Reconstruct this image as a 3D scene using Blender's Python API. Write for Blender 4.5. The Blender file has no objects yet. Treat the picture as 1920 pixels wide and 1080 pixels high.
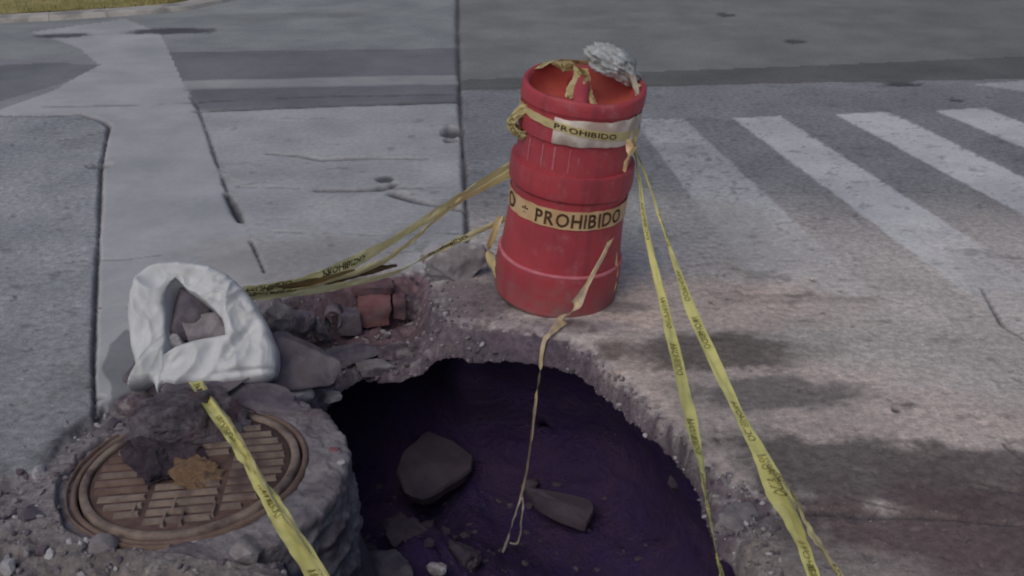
import bpy, bmesh, math, random
import numpy as np
from mathutils import Vector, Matrix, noise as mn
R = math.radians
random.seed(7)
SC = bpy.context.scene
COL = SC.collection
# ------------------------------------------------------------------ camera
W, H = 1920.0, 1080.0
F = 2058.0
CAM_H, PITCH = 1.7, R(23.5)
cam_d = bpy.data.cameras.new('camera'); cam = bpy.data.objects.new('camera', cam_d); COL.objects.link(cam)
cam.location = (0, 0, CAM_H); cam.rotation_euler = (R(90) - PITCH, 0, 0)
cam_d.sensor_width = 36; cam_d.lens = 36 * F / W; cam_d.clip_start = 0.05; cam_d.clip_end = 2000
SC.camera = cam
# ------------------------------------------------------------------ light
SUN_EL, SUN_AZ = R(46), R(-152)      # azimuth measured from +Y towards +X
world = bpy.data.worlds.new('World'); SC.world = world; world.use_nodes = True
wn = world.node_tree; wn.nodes.clear()
sky = wn.nodes.new('ShaderNodeTexSky'); sky.sky_type = 'NISHITA'; sky.sun_disc = False
sky.sun_elevation = SUN_EL; sky.sun_rotation = SUN_AZ; sky.air_density = 1.0; sky.dust_density = 4.0; sky.ozone_density = 1.6
bg = wn.nodes.new('ShaderNodeBackground'); bg.inputs['Strength'].default_value = 0.10
wo = wn.nodes.new('ShaderNodeOutputWorld')
wn.links.new(sky.outputs[0], bg.inputs[0]); wn.links.new(bg.outputs[0], wo.inputs[0])
sun_d = bpy.data.lights.new('sun', 'SUN'); sun = bpy.data.objects.new('sun', sun_d); COL.objects.link(sun)
sun_d.energy = 1.2; sun_d.angle = R(50); sun_d.color = (1.0, 0.93, 0.86)
sdir = Vector((math.sin(SUN_AZ) * math.cos(SUN_EL), math.cos(SUN_AZ) * math.cos(SUN_EL), math.sin(SUN_EL)))
sun.rotation_euler = sdir.to_track_quat('Z', 'Y').to_euler(); sun.location = sdir * 10
SC.view_settings.view_transform = 'Standard'; SC.view_settings.look = 'None'
SC.view_settings.gamma = 1; SC.view_settings.use_curve_mapping = False
SC.view_settings.exposure = -0.65
try:
    SC.cycles.max_bounces = 6; SC.cycles.diffuse_bounces = 4; SC.cycles.filter_width = 2.0
except Exception: pass

# ------------------------------------------------------------------ helpers
CP, SP = math.cos(PITCH), math.sin(PITCH)
def ray(px, py):
    a = (px - W/2) / F; b = -(py - H/2) / F
    return Vector((a, CP + b*SP, -SP + b*CP))
def gp(px, py, z=0.0):
    d = ray(px, py); t = (z - CAM_H) / d.z
    return Vector((0, 0, CAM_H)) + d * t
def yp(px, py, Y):
    d = ray(px, py); return Vector((0, 0, CAM_H)) + d * (Y / d.y)
def proj(p):
    v = p - Vector((0, 0, CAM_H))
    z = v.y*CP - v.z*SP; b = v.y*SP + v.z*CP
    return W/2 + F*v.x/z, H/2 - F*b/z, z
def tag(o, label=None, cat=None, group=None, kind=None):
    if label: o['label'] = label
    if cat: o['category'] = cat
    if group: o['group'] = group
    if kind: o['kind'] = kind
    return o
def empty(name, loc=(0,0,0), rot=(0,0,0)):
    o = bpy.data.objects.new(name, None); COL.objects.link(o); o.location = loc; o.rotation_euler = rot
    o.empty_display_size = 0.1
    return o
def mesh(name, verts, faces, mat=None, parent=None, smooth=False):
    me = bpy.data.meshes.new(name); me.from_pydata([tuple(v) for v in verts], [], faces); me.update()
    if smooth: me.shade_smooth()
    o = bpy.data.objects.new(name, me); COL.objects.link(o)
    if mat: me.materials.append(mat)
    if parent: o.parent = parent
    return o
def from_bm(name, bm, mat=None, parent=None, smooth=False):
    me = bpy.data.meshes.new(name); bm.to_mesh(me); bm.free()
    if smooth: me.shade_smooth()
    o = bpy.data.objects.new(name, me); COL.objects.link(o)
    if mat: me.materials.append(mat)
    if parent: o.parent = parent
    return o
def smoothstep(a, b, x):
    t = np.clip((x - a) / (b - a), 0, 1); return t*t*(3 - 2*t)
def hashn(i, j, s):
    n = (i.astype(np.int64)*374761393 + j.astype(np.int64)*668265263 + s*1442695041) & 0xffffffff
    n = ((n ^ (n >> 13)) * 1274126177) & 0xffffffff
    n = (n ^ (n >> 16)) & 0xffff
    return n / 65535.0
def vnoise(x, y, s=0):
    xi = np.floor(x); yi = np.floor(y); fx = x - xi; fy = y - yi
    fx = fx*fx*(3-2*fx); fy = fy*fy*(3-2*fy)
    a = hashn(xi, yi, s); b = hashn(xi+1, yi, s); c = hashn(xi, yi+1, s); d = hashn(xi+1, yi+1, s)
    return (a*(1-fx)+b*fx)*(1-fy) + (c*(1-fx)+d*fx)*fy
def fbm(x, y, f, o=4, s=0, g=0.5):
    r = 0; a = 1; t = 0
    for k in range(o):
        r = r + a*(vnoise(x*f, y*f, s+k*17) - 0.5)*2; t += a; a *= g; f *= 2.03
    return r / t
def pdist(X, Y, pts, closed=False):
    d = np.full(X.shape, 1e9)
    q = list(pts) + ([pts[0]] if closed else [])
    for (x0, y0), (x1, y1) in zip(q[:-1], q[1:]):
        dx, dy = x1-x0, y1-y0; L = dx*dx+dy*dy + 1e-12
        t = np.clip(((X-x0)*dx + (Y-y0)*dy)/L, 0, 1)
        d = np.minimum(d, np.hypot(X-x0-t*dx, Y-y0-t*dy))
    return d
def inside(X, Y, pts):
    r = np.zeros(X.shape, bool); n = len(pts)
    for i in range(n):
        x0, y0 = pts[i]; x1, y1 = pts[(i+1) % n]
        c = ((y0 > Y) != (y1 > Y))
        with np.errstate(all='ignore'):
            xx = (x1-x0)*(Y-y0)/((y1-y0) if y1 != y0 else 1e-12) + x0
        r ^= c & (X < xx)
    return r
def sdist(X, Y, pts):      # positive inside
    d = pdist(X, Y, pts, True); return np.where(inside(X, Y, pts), d, -d)
def smooth1(t):
    t = max(0.0, min(1.0, t)); return t*t*(3-2*t)
def G(lst, z=0.0): return [tuple(gp(a, b, z)[:2]) for a, b in lst]

# ------------------------------------------------------------------ materials
def new_mat(name):
    m = bpy.data.materials.new(name); m.use_nodes = True
    return m, m.node_tree, m.node_tree.nodes['Principled BSDF']
def N(nt, t, **kw):
    n = nt.nodes.new(t)
    for k, v in kw.items():
        if k in n.inputs: n.inputs[k].default_value = v
        else: setattr(n, k, v)
    return n
def mixc(nt, fac, a, b, blend='MIX'):
    n = nt.nodes.new('ShaderNodeMix'); n.data_type = 'RGBA'; n.blend_type = blend
    for sock, v in ((n.inputs[0], fac), (n.inputs[6], a), (n.inputs[7], b)):
        if hasattr(v, 'links') or isinstance(v, bpy.types.NodeSocket): nt.links.new(v, sock)
        elif isinstance(v, (int, float)): sock.default_value = v
        else: sock.default_value = (*v, 1)
    return n.outputs[2]
def ramp(nt, src, p0, p1, c0=0.0, c1=1.0):
    n = nt.nodes.new('ShaderNodeMapRange'); n.interpolation_type = 'SMOOTHSTEP'
    nt.links.new(src, n.inputs[0]); n.inputs[1].default_value = p0; n.inputs[2].default_value = p1
    n.inputs[3].default_value = c0; n.inputs[4].default_value = c1
    return n.outputs[0]
def noise_mat(name, c1, c2, scale=8, detail=6, rough=0.9, bump=0.3, bscale=60, c3=None, c3scale=3, dist=0.01, spec=0.3, thr=(0.35, 0.65)):
    m, nt, b = new_mat(name)
    tc = N(nt, 'ShaderNodeTexCoord')
    n1 = N(nt, 'ShaderNodeTexNoise', Scale=scale, Detail=detail, Roughness=0.65); nt.links.new(tc.outputs['Object'], n1.inputs['Vector'])
    col = mixc(nt, ramp(nt, n1.outputs[0], *thr), c1, c2)
    if c3:
        n3 = N(nt, 'ShaderNodeTexNoise', Scale=c3scale, Detail=4); nt.links.new(tc.outputs['Object'], n3.inputs['Vector'])
        col = mixc(nt, ramp(nt, n3.outputs[0], 0.5, 0.68), col, c3)
    nt.links.new(col, b.inputs['Base Color'])
    n2 = N(nt, 'ShaderNodeTexNoise', Scale=bscale, Detail=8, Roughness=0.7); nt.links.new(tc.outputs['Object'], n2.inputs['Vector'])
    bp = N(nt, 'ShaderNodeBump', Strength=bump, Distance=dist); nt.links.new(n2.outputs[0], bp.inputs['Height'])
    nt.links.new(bp.outputs[0], b.inputs['Normal'])
    b.inputs['Roughness'].default_value = rough; b.inputs['Specular IOR Level'].default_value = spec
    return m
def pavement_mat():
    m, nt, b = new_mat('pavement')
    tc = N(nt, 'ShaderNodeTexCoord'); P = tc.outputs['Object']
    at = N(nt, 'ShaderNodeAttribute', attribute_name='tint')
    rg = N(nt, 'ShaderNodeAttribute', attribute_name='grit')
    big = N(nt, 'ShaderNodeTexNoise', Scale=1.7, Detail=6, Roughness=0.6); nt.links.new(P, big.inputs['Vector'])
    col = mixc(nt, 1.0, at.outputs['Color'], mixc(nt, ramp(nt, big.outputs[0], .3, .7), (.84, .85, .86), (1.12, 1.11, 1.10)), 'MULTIPLY')
    med = N(nt, 'ShaderNodeTexNoise', Scale=34, Detail=5, Roughness=0.75); nt.links.new(P, med.inputs['Vector'])
    grit = mixc(nt, ramp(nt, med.outputs[0], .32, .7), (.66, .66, .68), (1.3, 1.29, 1.27))
    col2 = mixc(nt, 1.0, col, grit, 'MULTIPLY')
    vo = N(nt, 'ShaderNodeTexVoronoi', Scale=70); nt.links.new(P, vo.inputs['Vector'])
    sp = ramp(nt, vo.outputs['Distance'], .12, .3, 1.0, 0.0)
    wn_ = N(nt, 'ShaderNodeTexWhiteNoise'); nt.links.new(vo.outputs['Position'], wn_.inputs[0])
    stone = mixc(nt, wn_.outputs['Value'], (.45, .45, .47), (1.6, 1.56, 1.5))
    col3 = mixc(nt, sp, col2, mixc(nt, 1.0, col2, stone, 'MULTIPLY'))
    colf = mixc(nt, rg.outputs['Fac'], col, col3)
    nt.links.new(colf, b.inputs['Base Color'])
    n2 = N(nt, 'ShaderNodeTexNoise', Scale=90, Detail=8, Roughness=0.75); nt.links.new(P, n2.inputs['Vector'])
    bp = N(nt, 'ShaderNodeBump', Distance=0.012); nt.links.new(n2.outputs[0], bp.inputs['Height'])
    nt.links.new(ramp(nt, rg.outputs['Fac'], 0, 1, .12, .7), bp.inputs['Strength'])
    nt.links.new(bp.outputs[0], b.inputs['Normal'])
    b.inputs['Roughness'].default_value = .88; b.inputs['Specular IOR Level'].default_value = .25
    return m
M_pave = pavement_mat()
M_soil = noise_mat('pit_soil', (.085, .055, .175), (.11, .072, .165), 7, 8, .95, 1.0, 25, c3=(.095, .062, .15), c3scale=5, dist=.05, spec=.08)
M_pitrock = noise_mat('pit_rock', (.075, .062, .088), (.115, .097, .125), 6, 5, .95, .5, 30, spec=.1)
M_conc = noise_mat('broken_concrete', (.20, .18, .20), (.33, .31, .33), 14, 6, .93, .7, 45, c3=(.14, .11, .14), c3scale=9)
M_conc_l = noise_mat('pale_concrete', (.38, .37, .40), (.52, .51, .54), 12, 6, .93, .6, 50, c3=(.22, .2, .23), c3scale=8)
M_conc_d = noise_mat('dark_concrete', (.10, .085, .115), (.19, .17, .20), 10, 6, .95, .7, 40, c3=(.15, .13, .15), c3scale=7)
M_aggr = noise_mat('rubble_layer', (.12, .09, .12), (.24, .20, .23), 30, 6, .95, .9, 60, c3=(.34, .31, .33), c3scale=22, dist=.02)
M_shadowlump = noise_mat('painted_shadow', (.05, .035, .055), (.11, .085, .105), 18, 8, .95, 1.0, 50, dist=.02)
M_rubble = noise_mat('dirty_rubble', (.10, .085, .11), (.24, .215, .25), 18, 8, .95, 1.0, 50, c3=(.13, .09, .11), c3scale=12, dist=.03)
M_brick = noise_mat('brick_red', (.20, .09, .10), (.26, .135, .145), 12, 5, .92, .5, 60, c3=(.24, .16, .17), c3scale=10)
M_iron = noise_mat('rusty_iron', (.14, .095, .08), (.215, .155, .13), 12, 6, .75, .4, 90, c3=(.16, .10, .10), c3scale=6, dist=.004)
M_iron_l = noise_mat('worn_iron', (.29, .235, .195), (.165, .13, .12), 14, 8, .8, .6, 90, c3=(.10, .07, .075), c3scale=9, dist=.006)
M_iron_d = noise_mat('cover_pan', (.075, .05, .052), (.13, .085, .075), 14, 6, .85, .4, 80, dist=.004)
M_orange = noise_mat('orange_rust', (.26, .16, .10), (.36, .24, .14), 22, 8, .9, 1.0, 50, c3=(.13, .09, .08), c3scale=22, dist=.02)
M_black = noise_mat('black_print', (.02, .018, .012), (.035, .03, .02), 20, 3, .6, .05, 60)
M_brick_d = noise_mat('brick_maroon', (.14, .08, .095), (.20, .125, .14), 14, 6, .95, .7, 50, c3=(.11, .085, .10), c3scale=10)
M_faded_d = noise_mat('dark_print', (.03, .027, .012), (.10, .09, .03), 30, 4, .7, .05, 60)
M_faded = noise_mat('faded_print', (.16, .15, .05), (.42, .39, .13), 30, 4, .7, .05, 60)
M_grass = noise_mat('dry_grass', (.30, .28, .10), (.46, .40, .19), 3, 6, .95, .8, 40)
M_kerb = noise_mat('kerb_concrete', (.42, .40, .38), (.55, .53, .50), 5, 6, .9, .4, 50, c3=(.3, .29, .28), c3scale=4)
def red_mat():
    m, nt, b = new_mat('red_plastic')
    tc = N(nt, 'ShaderNodeTexCoord'); P = tc.outputs['Object']
    n1 = N(nt, 'ShaderNodeTexNoise', Scale=6, Detail=6, Roughness=.6); nt.links.new(P, n1.inputs['Vector'])
    c = mixc(nt, ramp(nt, n1.outputs[0], .35, .7), (.46, .066, .085), (.37, .058, .078))
    n2 = N(nt, 'ShaderNodeTexNoise', Scale=14, Detail=8, Roughness=.75); nt.links.new(P, n2.inputs['Vector'])
    c = mixc(nt, ramp(nt, n2.outputs[0], .50, .72, 0, .55), c, (.46, .20, .22))
    mp = N(nt, 'ShaderNodeMapping'); mp.inputs['Scale'].default_value = (26, 26, 1.2); nt.links.new(P, mp.inputs[0])
    n3 = N(nt, 'ShaderNodeTexNoise', Scale=1, Detail=4); nt.links.new(mp.outputs[0], n3.inputs['Vector'])
    c = mixc(nt, ramp(nt, n3.outputs[0], .50, .75, 0, .6), c, (.24, .05, .065))
    sx = N(nt, 'ShaderNodeSeparateXYZ'); nt.links.new(P, sx.inputs[0])
    dz = ramp(nt, sx.outputs['Z'], 0.0, .20, .9, 0)
    dm_ = nt.nodes.new('ShaderNodeMath'); dm_.operation = 'MULTIPLY'; nt.links.new(dz, dm_.inputs[0]); nt.links.new(ramp(nt, n2.outputs[0], .35, .62, .15, 1), dm_.inputs[1])
    c = mixc(nt, dm_.outputs[0], c, (.27, .15, .15))
    n5 = N(nt, 'ShaderNodeTexNoise', Scale=45, Detail=6, Roughness=.8); nt.links.new(P, n5.inputs['Vector'])
    c = mixc(nt, ramp(nt, n5.outputs[0], .60, .72, 0, .5), c, (.22, .07, .08))
    nt.links.new(c, b.inputs['Base Color'])
    nt.links.new(ramp(nt, n2.outputs[0], .3, .7, .38, .62), b.inputs['Roughness'])
    bp = N(nt, 'ShaderNodeBump', Strength=.12, Distance=.01); nt.links.new(n1.outputs[0], bp.inputs['Height']); nt.links.new(bp.outputs[0], b.inputs['Normal'])
    b.inputs['Specular IOR Level'].default_value = .35
    return m
M_red = red_mat()
M_redin = noise_mat('red_plastic_inside', (.54, .115, .09), (.42, .085, .08), 8, 5, .6, .1, 30)
M_redstreak = noise_mat('scuffed_red', (.58, .20, .24), (.50, .13, .17), 18, 5, .5, .1, 40)
M_white = noise_mat('reflective_white', (.78, .72, .67), (.64, .58, .54), 14, 6, .45, .1, 60, c3=(.48, .38, .34), c3scale=9)
def tape_mat(name, c1, c2, tr=0.25):
    m, nt, b = new_mat(name)
    tc = N(nt, 'ShaderNodeTexCoord'); n1 = N(nt, 'ShaderNodeTexNoise', Scale=16, Detail=5); nt.links.new(tc.outputs['Object'], n1.inputs['Vector'])
    c = mixc(nt, ramp(nt, n1.outputs[0], .35, .65), c1, c2); nt.links.new(c, b.inputs['Base Color'])
    b.inputs['Roughness'].default_value = .42; b.inputs['Specular IOR Level'].default_value = .45
    t = N(nt, 'ShaderNodeBsdfTranslucent'); nt.links.new(c, t.inputs[0])
    mx = N(nt, 'ShaderNodeMixShader'); mx.inputs[0].default_value = tr
    nt.links.new(b.outputs[0], mx.inputs[1]); nt.links.new(t.outputs[0], mx.inputs[2])
    nt.links.new(mx.outputs[0], nt.nodes['Material Output'].inputs['Surface'])
    return m
M_tape = tape_mat('yellow_tape', (.88, .85, .34), (.76, .74, .28))
M_tape_w = tape_mat('faded_tape', (.78, .70, .38), (.66, .58, .30))
M_tape_k = tape_mat('dirty_cream_tape', (.74, .62, .38), (.52, .44, .34))
M_tape_b = tape_mat('sun_bleached_tape', (.86, .82, .50), (.78, .73, .40))
M_tape_p = tape_mat('pale_tape', (.62, .58, .50), (.48, .42, .36))
M_tape_o = tape_mat('cream_tape', (.78, .58, .34), (.66, .44, .24), .15)
M_bag = tape_mat('white_sack', (.68, .71, .75), (.60, .63, .66), .10)
nt = M_bag.node_tree; bs = nt.nodes['Principled BSDF']; tcb = N(nt, 'ShaderNodeTexCoord')
mpb = N(nt, 'ShaderNodeMapping'); mpb.inputs['Scale'].default_value = (1, 1, .45); mpb.inputs['Rotation'].default_value = (0, R(35), 0); nt.links.new(tcb.outputs['Object'], mpb.inputs[0])
nb = N(nt, 'ShaderNodeTexNoise', Scale=13, Detail=3, Roughness=.5, Distortion=.8); nb.noise_type = 'RIDGED_MULTIFRACTAL'; nt.links.new(mpb.outputs[0], nb.inputs['Vector'])
nb2 = N(nt, 'ShaderNodeTexNoise', Scale=260, Detail=2); nt.links.new(tcb.outputs['Object'], nb2.inputs['Vector'])
bb = N(nt, 'ShaderNodeBump', Strength=.55, Distance=.012); nt.links.new(nb.outputs[0], bb.inputs['Height'])
bb2 = N(nt, 'ShaderNodeBump', Strength=.25, Distance=.002); nt.links.new(nb2.outputs[0], bb2.inputs['Height']); nt.links.new(bb.outputs[0], bb2.inputs['Normal'])
nt.links.new(bb2.outputs[0], bs.inputs['Normal']); bs.inputs['Roughness'].default_value = .6
M_bag2 = tape_mat('clear_white_plastic', (.60, .64, .66), (.40, .45, .47), .25)

# ------------------------------------------------------------------ ground sheet
def steps_rows():
    ys = [-60, -30, -15, -8, -4, -2, -1, -.3, .2, .6, .9, 1.1]
    y = 1.2
    while y < 14:
        ys.append(y); y += max(.0028, y*y*1.25/(1097*CAM_H))
    k = ys[-1]
    while k < 600: k *= 1.12; ys.append(k)
    return np.array(ys)
ys = steps_rows()
uf = np.linspace(-.74, .74, 880)
uo = .74*1.35**np.arange(1, 15)
us = np.concatenate([-uo[::-1], uf, uo])
sc_ = np.maximum(ys, 1.9)
X = us[None, :] * sc_[:, None]; Y = np.repeat(ys[:, None], len(us), 1)
NR, NC = X.shape
n_hi = fbm(X, Y, 9, 5, 3); n_mid = fbm(X, Y, 3.1, 4, 11); n_fine = fbm(X, Y, 38, 3, 21); n_big = fbm(X, Y, .9, 3, 31)
Z = np.zeros_like(X)
def wob(pts): return pts
# region outlines from ground points
JX = G([(858, -8), (858, 60), (861, 150), (864, 235), (870, 320), (873, 380), (876, 450), (890, 520)])
lip_px = [(430, 700), (455, 610), (500, 566), (560, 542), (640, 528), (720, 514), (785, 505), (806, 520), (812, 560), (835, 600), (880, 612), (935, 616), (1000, 624), (1060, 640), (1110, 660), (1140, 690), (1172, 722), (1215, 762), (1262, 806), (1305, 852), (1335, 885), (1372, 905), (1425, 925), (1462, 955), (1380, 1000), (1350, 1010), (1375, 1045), (1425, 1085), (1440, 1150), (1380, 1230), (1150, 1290), (800, 1290), (640, 1200), (560, 1110), (500, 1000), (470, 850)]
LIP = G(lip_px)
pit_px_hi = [(1106, 702), (1150, 744), (1190, 788), (1240, 829), (1290, 876), (1318, 920), (1331, 964), (1340, 1009), (1356, 1044), (1400, 1085), (1420, 1150), (1360, 1220), (1150, 1275), (800, 1275), (660, 1190), (600, 1100), (560, 1010), (520, 930)]
pit_px_lo = [(560, 830), (600, 770), (618, 742), (628, 728), (680, 707), (742, 700), (787, 691), (815, 668), (845, 668), (884, 674), (955, 668), (1000, 675), (1066, 688)]
PIT = G(pit_px_hi, -.075)
for _x, _y in pit_px_lo:
    _t = min(1, max(0, (_x-700)/200)); PIT += G([(_x, _y)], -.225*(1-_t) - .085*_t)
mc = gp(360, 884)          # manhole centre
MX, MY = mc.x, mc.y
MR = .305
dm = np.hypot(X - MX, Y - MY)
near = (Y > .9) & (Y < 6.5)
# pavement regions (id -> name)
reg = np.zeros(X.shape, int)
strip = G([(60, 60), (235, 35), (300, 62), (318, 100), (345, 160), (378, 212), (405, 300), (430, 370), (460, 425), (496, 512), (520, 640), (420, 760), (190, 770), (176, 740), (177, 600), (186, 420), (190, 310), (205, 238), (150, 216), (-60, 212), (0, 205), (100, 170), (185, 122), (150, 90)])
jx_at = np.interp(Y, [p[1] for p in JX][::-1], [p[0] for p in JX][::-1])
right = X > jx_at
gl = G([(-400, 222), (0, 215), (378, 206), (860, 192)]); gl_y = np.interp(X, [p[0] for p in gl], [p[1] for p in gl])
gr = G([(862, 170), (1200, 163), (1500, 154), (1700, 152), (1920, 148), (2400, 140)]); gr_y = np.interp(X, [p[0] for p in gr], [p[1] for p in gr])
g2 = G([(-500, 132), (315, 100), (860, 92)]); g2_y = np.interp(X, [p[0] for p in g2], [p[1] for p in g2])
g3 = G([(862, 150), (1200, 135), (1500, 124), (1920, 106), (2500, 90)]); g3_y = np.interp(X, [p[0] for p in g3], [p[1] for p in g3])
in_strip = inside(X, Y, strip)
reg[:] = 1                                                     # left worn slab
reg[(X > np.interp(Y, [gp(496,512).y, gp(378,206).y], [gp(496,512).x, gp(378,206).x])) & ~right] = 2    # cracked middle slab
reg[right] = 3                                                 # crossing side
reg[(~right) & (Y > gl_y)] = 4
reg[(~right) & (Y > g2_y)] = 5
reg[right & (Y > gr_y)] = 6
reg[right & (Y > g3_y)] = 7
reg[in_strip] = 8
J2 = G([(1330, 935), (1420, 950), (1500, 957), (1620, 962), (1740, 966), (1840, 976), (2000, 985), (2600, 1010)])
j2_y = np.interp(X, [p[0] for p in J2], [p[1] for p in J2])
reg[right & (Y < j2_y) & (X > J2[0][0])] = 9
# base colours per region
def C(*c): return np.array(c)
T = np.zeros(X.shape + (3,)); 
base = {1: (.40,.42,.45), 2: (.43,.445,.47), 3: (.40,.385,.385), 4: (.29,.30,.325), 5: (.30,.325,.335), 6: (.15,.155,.16), 7: (.25,.262,.265), 8: (.44,.455,.48), 9: (.33,.295,.285)}
grit = np.zeros(X.shape)
gb = {1: .75, 2: .4, 3: .8, 4: .25, 5: .3, 6: .4, 7: .35, 8: .12, 9: .8}
for k, c in base.items():
    T[reg == k] = c; grit[reg == k] = gb[k]
def paint(mask, col, amt=1.0):
    global T
    a = np.clip(mask*amt, 0, 1)[..., None]; T = T*(1-a) + np.array(col)*a
# left: gets greyer/darker towards the manhole
paint(smoothstep(4.2, 2.6, Y) * (reg == 1), (.31, .32, .345), .8)
# band structure of the gutter, left of joint
def band(pxpts_top, pxpts_bot, col, amt, xm):
    a = G(pxpts_top); b = G(pxpts_bot)
    ya = np.interp(X, [p[0] for p in a], [p[1] for p in a]); yb = np.interp(X, [p[0] for p in b], [p[1] for p in b])
    w = .025 + .02*n_mid
    m = smoothstep(-w, w, ya + n_mid*.03 - Y) * smoothstep(-w, w, Y - yb - n_mid*.03) * xm
    paint(m, col, amt)
notst = (~in_strip) & (~right)
band([(315, 98), (860, 90)], [(315, 152), (860, 140)], (.205, .213, .235), 1, notst & (X > gp(315,100).x - .3))
band([(340, 152), (860, 140)], [(340, 166), (860, 156)], (.37, .385, .40), .9, notst & (X > gp(340,150).x))
band([(340, 168), (860, 158)], [(370, 206), (860, 193)], (.195, .203, .225), 1, notst & (X > gp(350,180).x))
paint(inside(X, Y, G([(-300, 128), (0, 122), (90, 118), (190, 121), (120, 155), (0, 190), (-300, 250)])) * 1.0, (.20, .212, .235), .95)
# far carriageway: cooler left, dull right
fr = (reg == 5) | (reg == 7)
paint(fr * smoothstep(0, 5, X), (.205, .208, .205), .8)
paint(fr * smoothstep(.25, .6, fbm(X*.25, Y*1.6, 1.0, 4, 77)), (.20, .215, .22), .55)
paint(((reg == 5) & (Y > gp(400, 60).y)) * smoothstep(.0, .5, fbm(X*.4, Y*1.3, 1.6, 3, 78)), (.235, .25, .255), .7)
# crossing area
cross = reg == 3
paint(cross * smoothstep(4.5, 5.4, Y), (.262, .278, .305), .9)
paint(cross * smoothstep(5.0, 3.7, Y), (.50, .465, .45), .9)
stripes = [
 [(1197,236),(1206,224),(1282,222),(1397,328),(1512,434),(1640,552),(1500,600),(1395,500)],
 [(1374,222),(1463,217),(1925,515),(2250,725),(2250,880),(1925,634)],
 [(1566,214),(1666,209),(1925,335),(2250,493),(2250,578),(1925,406)],
 [(1752,207),(1848,202),(1925,233),(2300,380),(2300,430),(1925,279)],
 [(1826,158),(1925,150),(2100,148),(2200,175),(1925,172)],
 [(1935,200),(2030,196),(2500,320),(2500,370)]]
wear = [.58, .86, .95, .98, .6, .95]
paint_m = np.zeros(X.shape)
for sp_, w_ in zip(stripes, wear):
    d = sdist(X, Y, G(sp_)) + .011*n_hi + .010*n_fine
    m = smoothstep(-.008, .01, d)
    flake = smoothstep(-.35 - .6*(w_), .0 - .75*(w_), n_hi*.6 + n_fine*.6 - .15*0)
    m = m * (w_ * (1 - .85*smoothstep(.12 + (w_-.5)*.7, .4 + (w_-.5)*.7, n_fine*.9 + n_hi*.4)))
    m *= (1 - .85*smoothstep(4.5 + .4*n_mid, 3.5 + .4*n_mid, Y)) * (1 - .3*smoothstep(.1, .5, n_big + .5*n_mid))
    paint_m = np.maximum(paint_m, m)
paint(paint_m, (.62, .64, .67), .92)
grit = np.clip(grit - .5*paint_m, 0, 1)
# dirt apron and damp stains on the right of the drum
def blot(px, py, rx, ry, col, amt, ang=0, z=0, rag=.35):
    c = gp(px, py); dx = X - c.x; dy = Y - c.y
    ca, sa = math.cos(ang), math.sin(ang)
    r = np.sqrt(((dx*ca + dy*sa)/rx)**2 + ((-dx*sa + dy*ca)/ry)**2) + rag*n_mid + .45*n_hi + .12*n_fine
    paint(smoothstep(1.25, .62, r), col, amt)
blot(1330, 560, .55, .30, (.53, .45, .41), .8)
blot(1500, 790, .75, .45, (.52, .45, .415), .8)
blot(1270, 820, .25, .35, (.50, .44, .42), .8)
blot(1345, 655, .40, .14, (.205, .18, .17), .95, 0, rag=.2)
blot(1470, 740, .34, .12, (.225, .205, .205), .85, 0, rag=.25)
blot(1500, 560, .35, .05, (.30, .265, .24), .5)
blot(1150, 575, .12, .05, (.24, .21, .22), .8)
blot(1610, 880, .34, .20, (.165, .148, .145), .9, -.2)
blot(1860, 910, .30, .20, (.17, .145, .145), .9)
blot(1700, 640, .45, .25, (.48, .455, .44), .6)
blot(1860, 1010, .55, .24, (.155, .118, .122), .92)
blot(1560, 1060, .28, .09, (.35, .31, .30), .7)
blot(1240, 410, .40, .30, (.47, .47, .455), .8)
blot(1400, 480, .5, .3, (.49, .475, .47), .7)
blot(560, 490, .45, .25, (.37, .355, .35), .6)
blot(870, 565, .22, .22, (.21, .18, .20), .95)
blot(1010, 612, .30, .07, (.30, .27, .285), .9)
blot(960, 520, .2, .2, (.24, .21, .225), .7)
# dark patch beside the sack
dd = sdist(X, Y, G([(236, 618), (205, 645), (200, 665), (190, 690), (206, 720), (212, 760), (300, 790), (300, 640)])) + .008*n_hi
paint(smoothstep(-.004, .004, dd), (.225, .238, .26), .9)
# ---- relief
Z += .004*n_big*smoothstep(8, 2, np.abs(Y)) 
Z += .0016*n_fine*grit*near
pits = smoothstep(.52, .8, fbm(X, Y, 26, 2, 90)) * ((reg == 1) | (reg == 3) | (reg == 9))
Z -= .007*pits*near; paint(pits*near, (.17, .17, .185), .45)
CRACKCOL = (.085, .085, .10)
def crack(px, w=.006, dep=.018, rag=.010, amt=.95, gaps=0.0, col=CRACKCOL, zlev=0):
    global Z
    pts = G(px, zlev)
    d = pdist(X, Y, pts) + rag*n_hi*.6 + rag*n_fine*.5
    ww = w*(1 + .7*n_mid)
    m = np.exp(-(np.maximum(d, 0)/np.maximum(ww, .001))**2)
    if gaps: m = m*smoothstep(gaps-.25, gaps+.1, n_mid + .6*n_hi + .3)
    Z -= dep*m; paint(m, col, amt)
crack([(858, -8), (858, 60), (861, 150)], .020, .02, .008)
crack([(861, 150), (864, 235), (870, 320), (873, 380), (876, 450), (882, 480)], .013, .02, .006)
crack([(205, 235), (190, 310), (186, 420), (179, 560), (175, 680), (178, 790)], .0085, .022, .006)
crack([(-40, 219), (0, 217), (60, 218), (150, 214), (190, 226), (205, 236)], .014, .02, .012)
crack([(370, 208), (560, 200), (860, 190)], .022, .018, .02, .9)
crack([(378, 190), (620, 180), (860, 176)], .013, .012, .02, .8, .15)
crack([(80, 200), (250, 197), (378, 192)], .012, .006, .015, .55)
crack([(345, 165), (370, 200), (380, 225), (405, 300), (430, 370), (470, 450), (496, 510)], .008, .016, .008, .9, -.05)
crack([(424, 362), (440, 390), (452, 415)], .016, .02, .004, .9)
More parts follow.
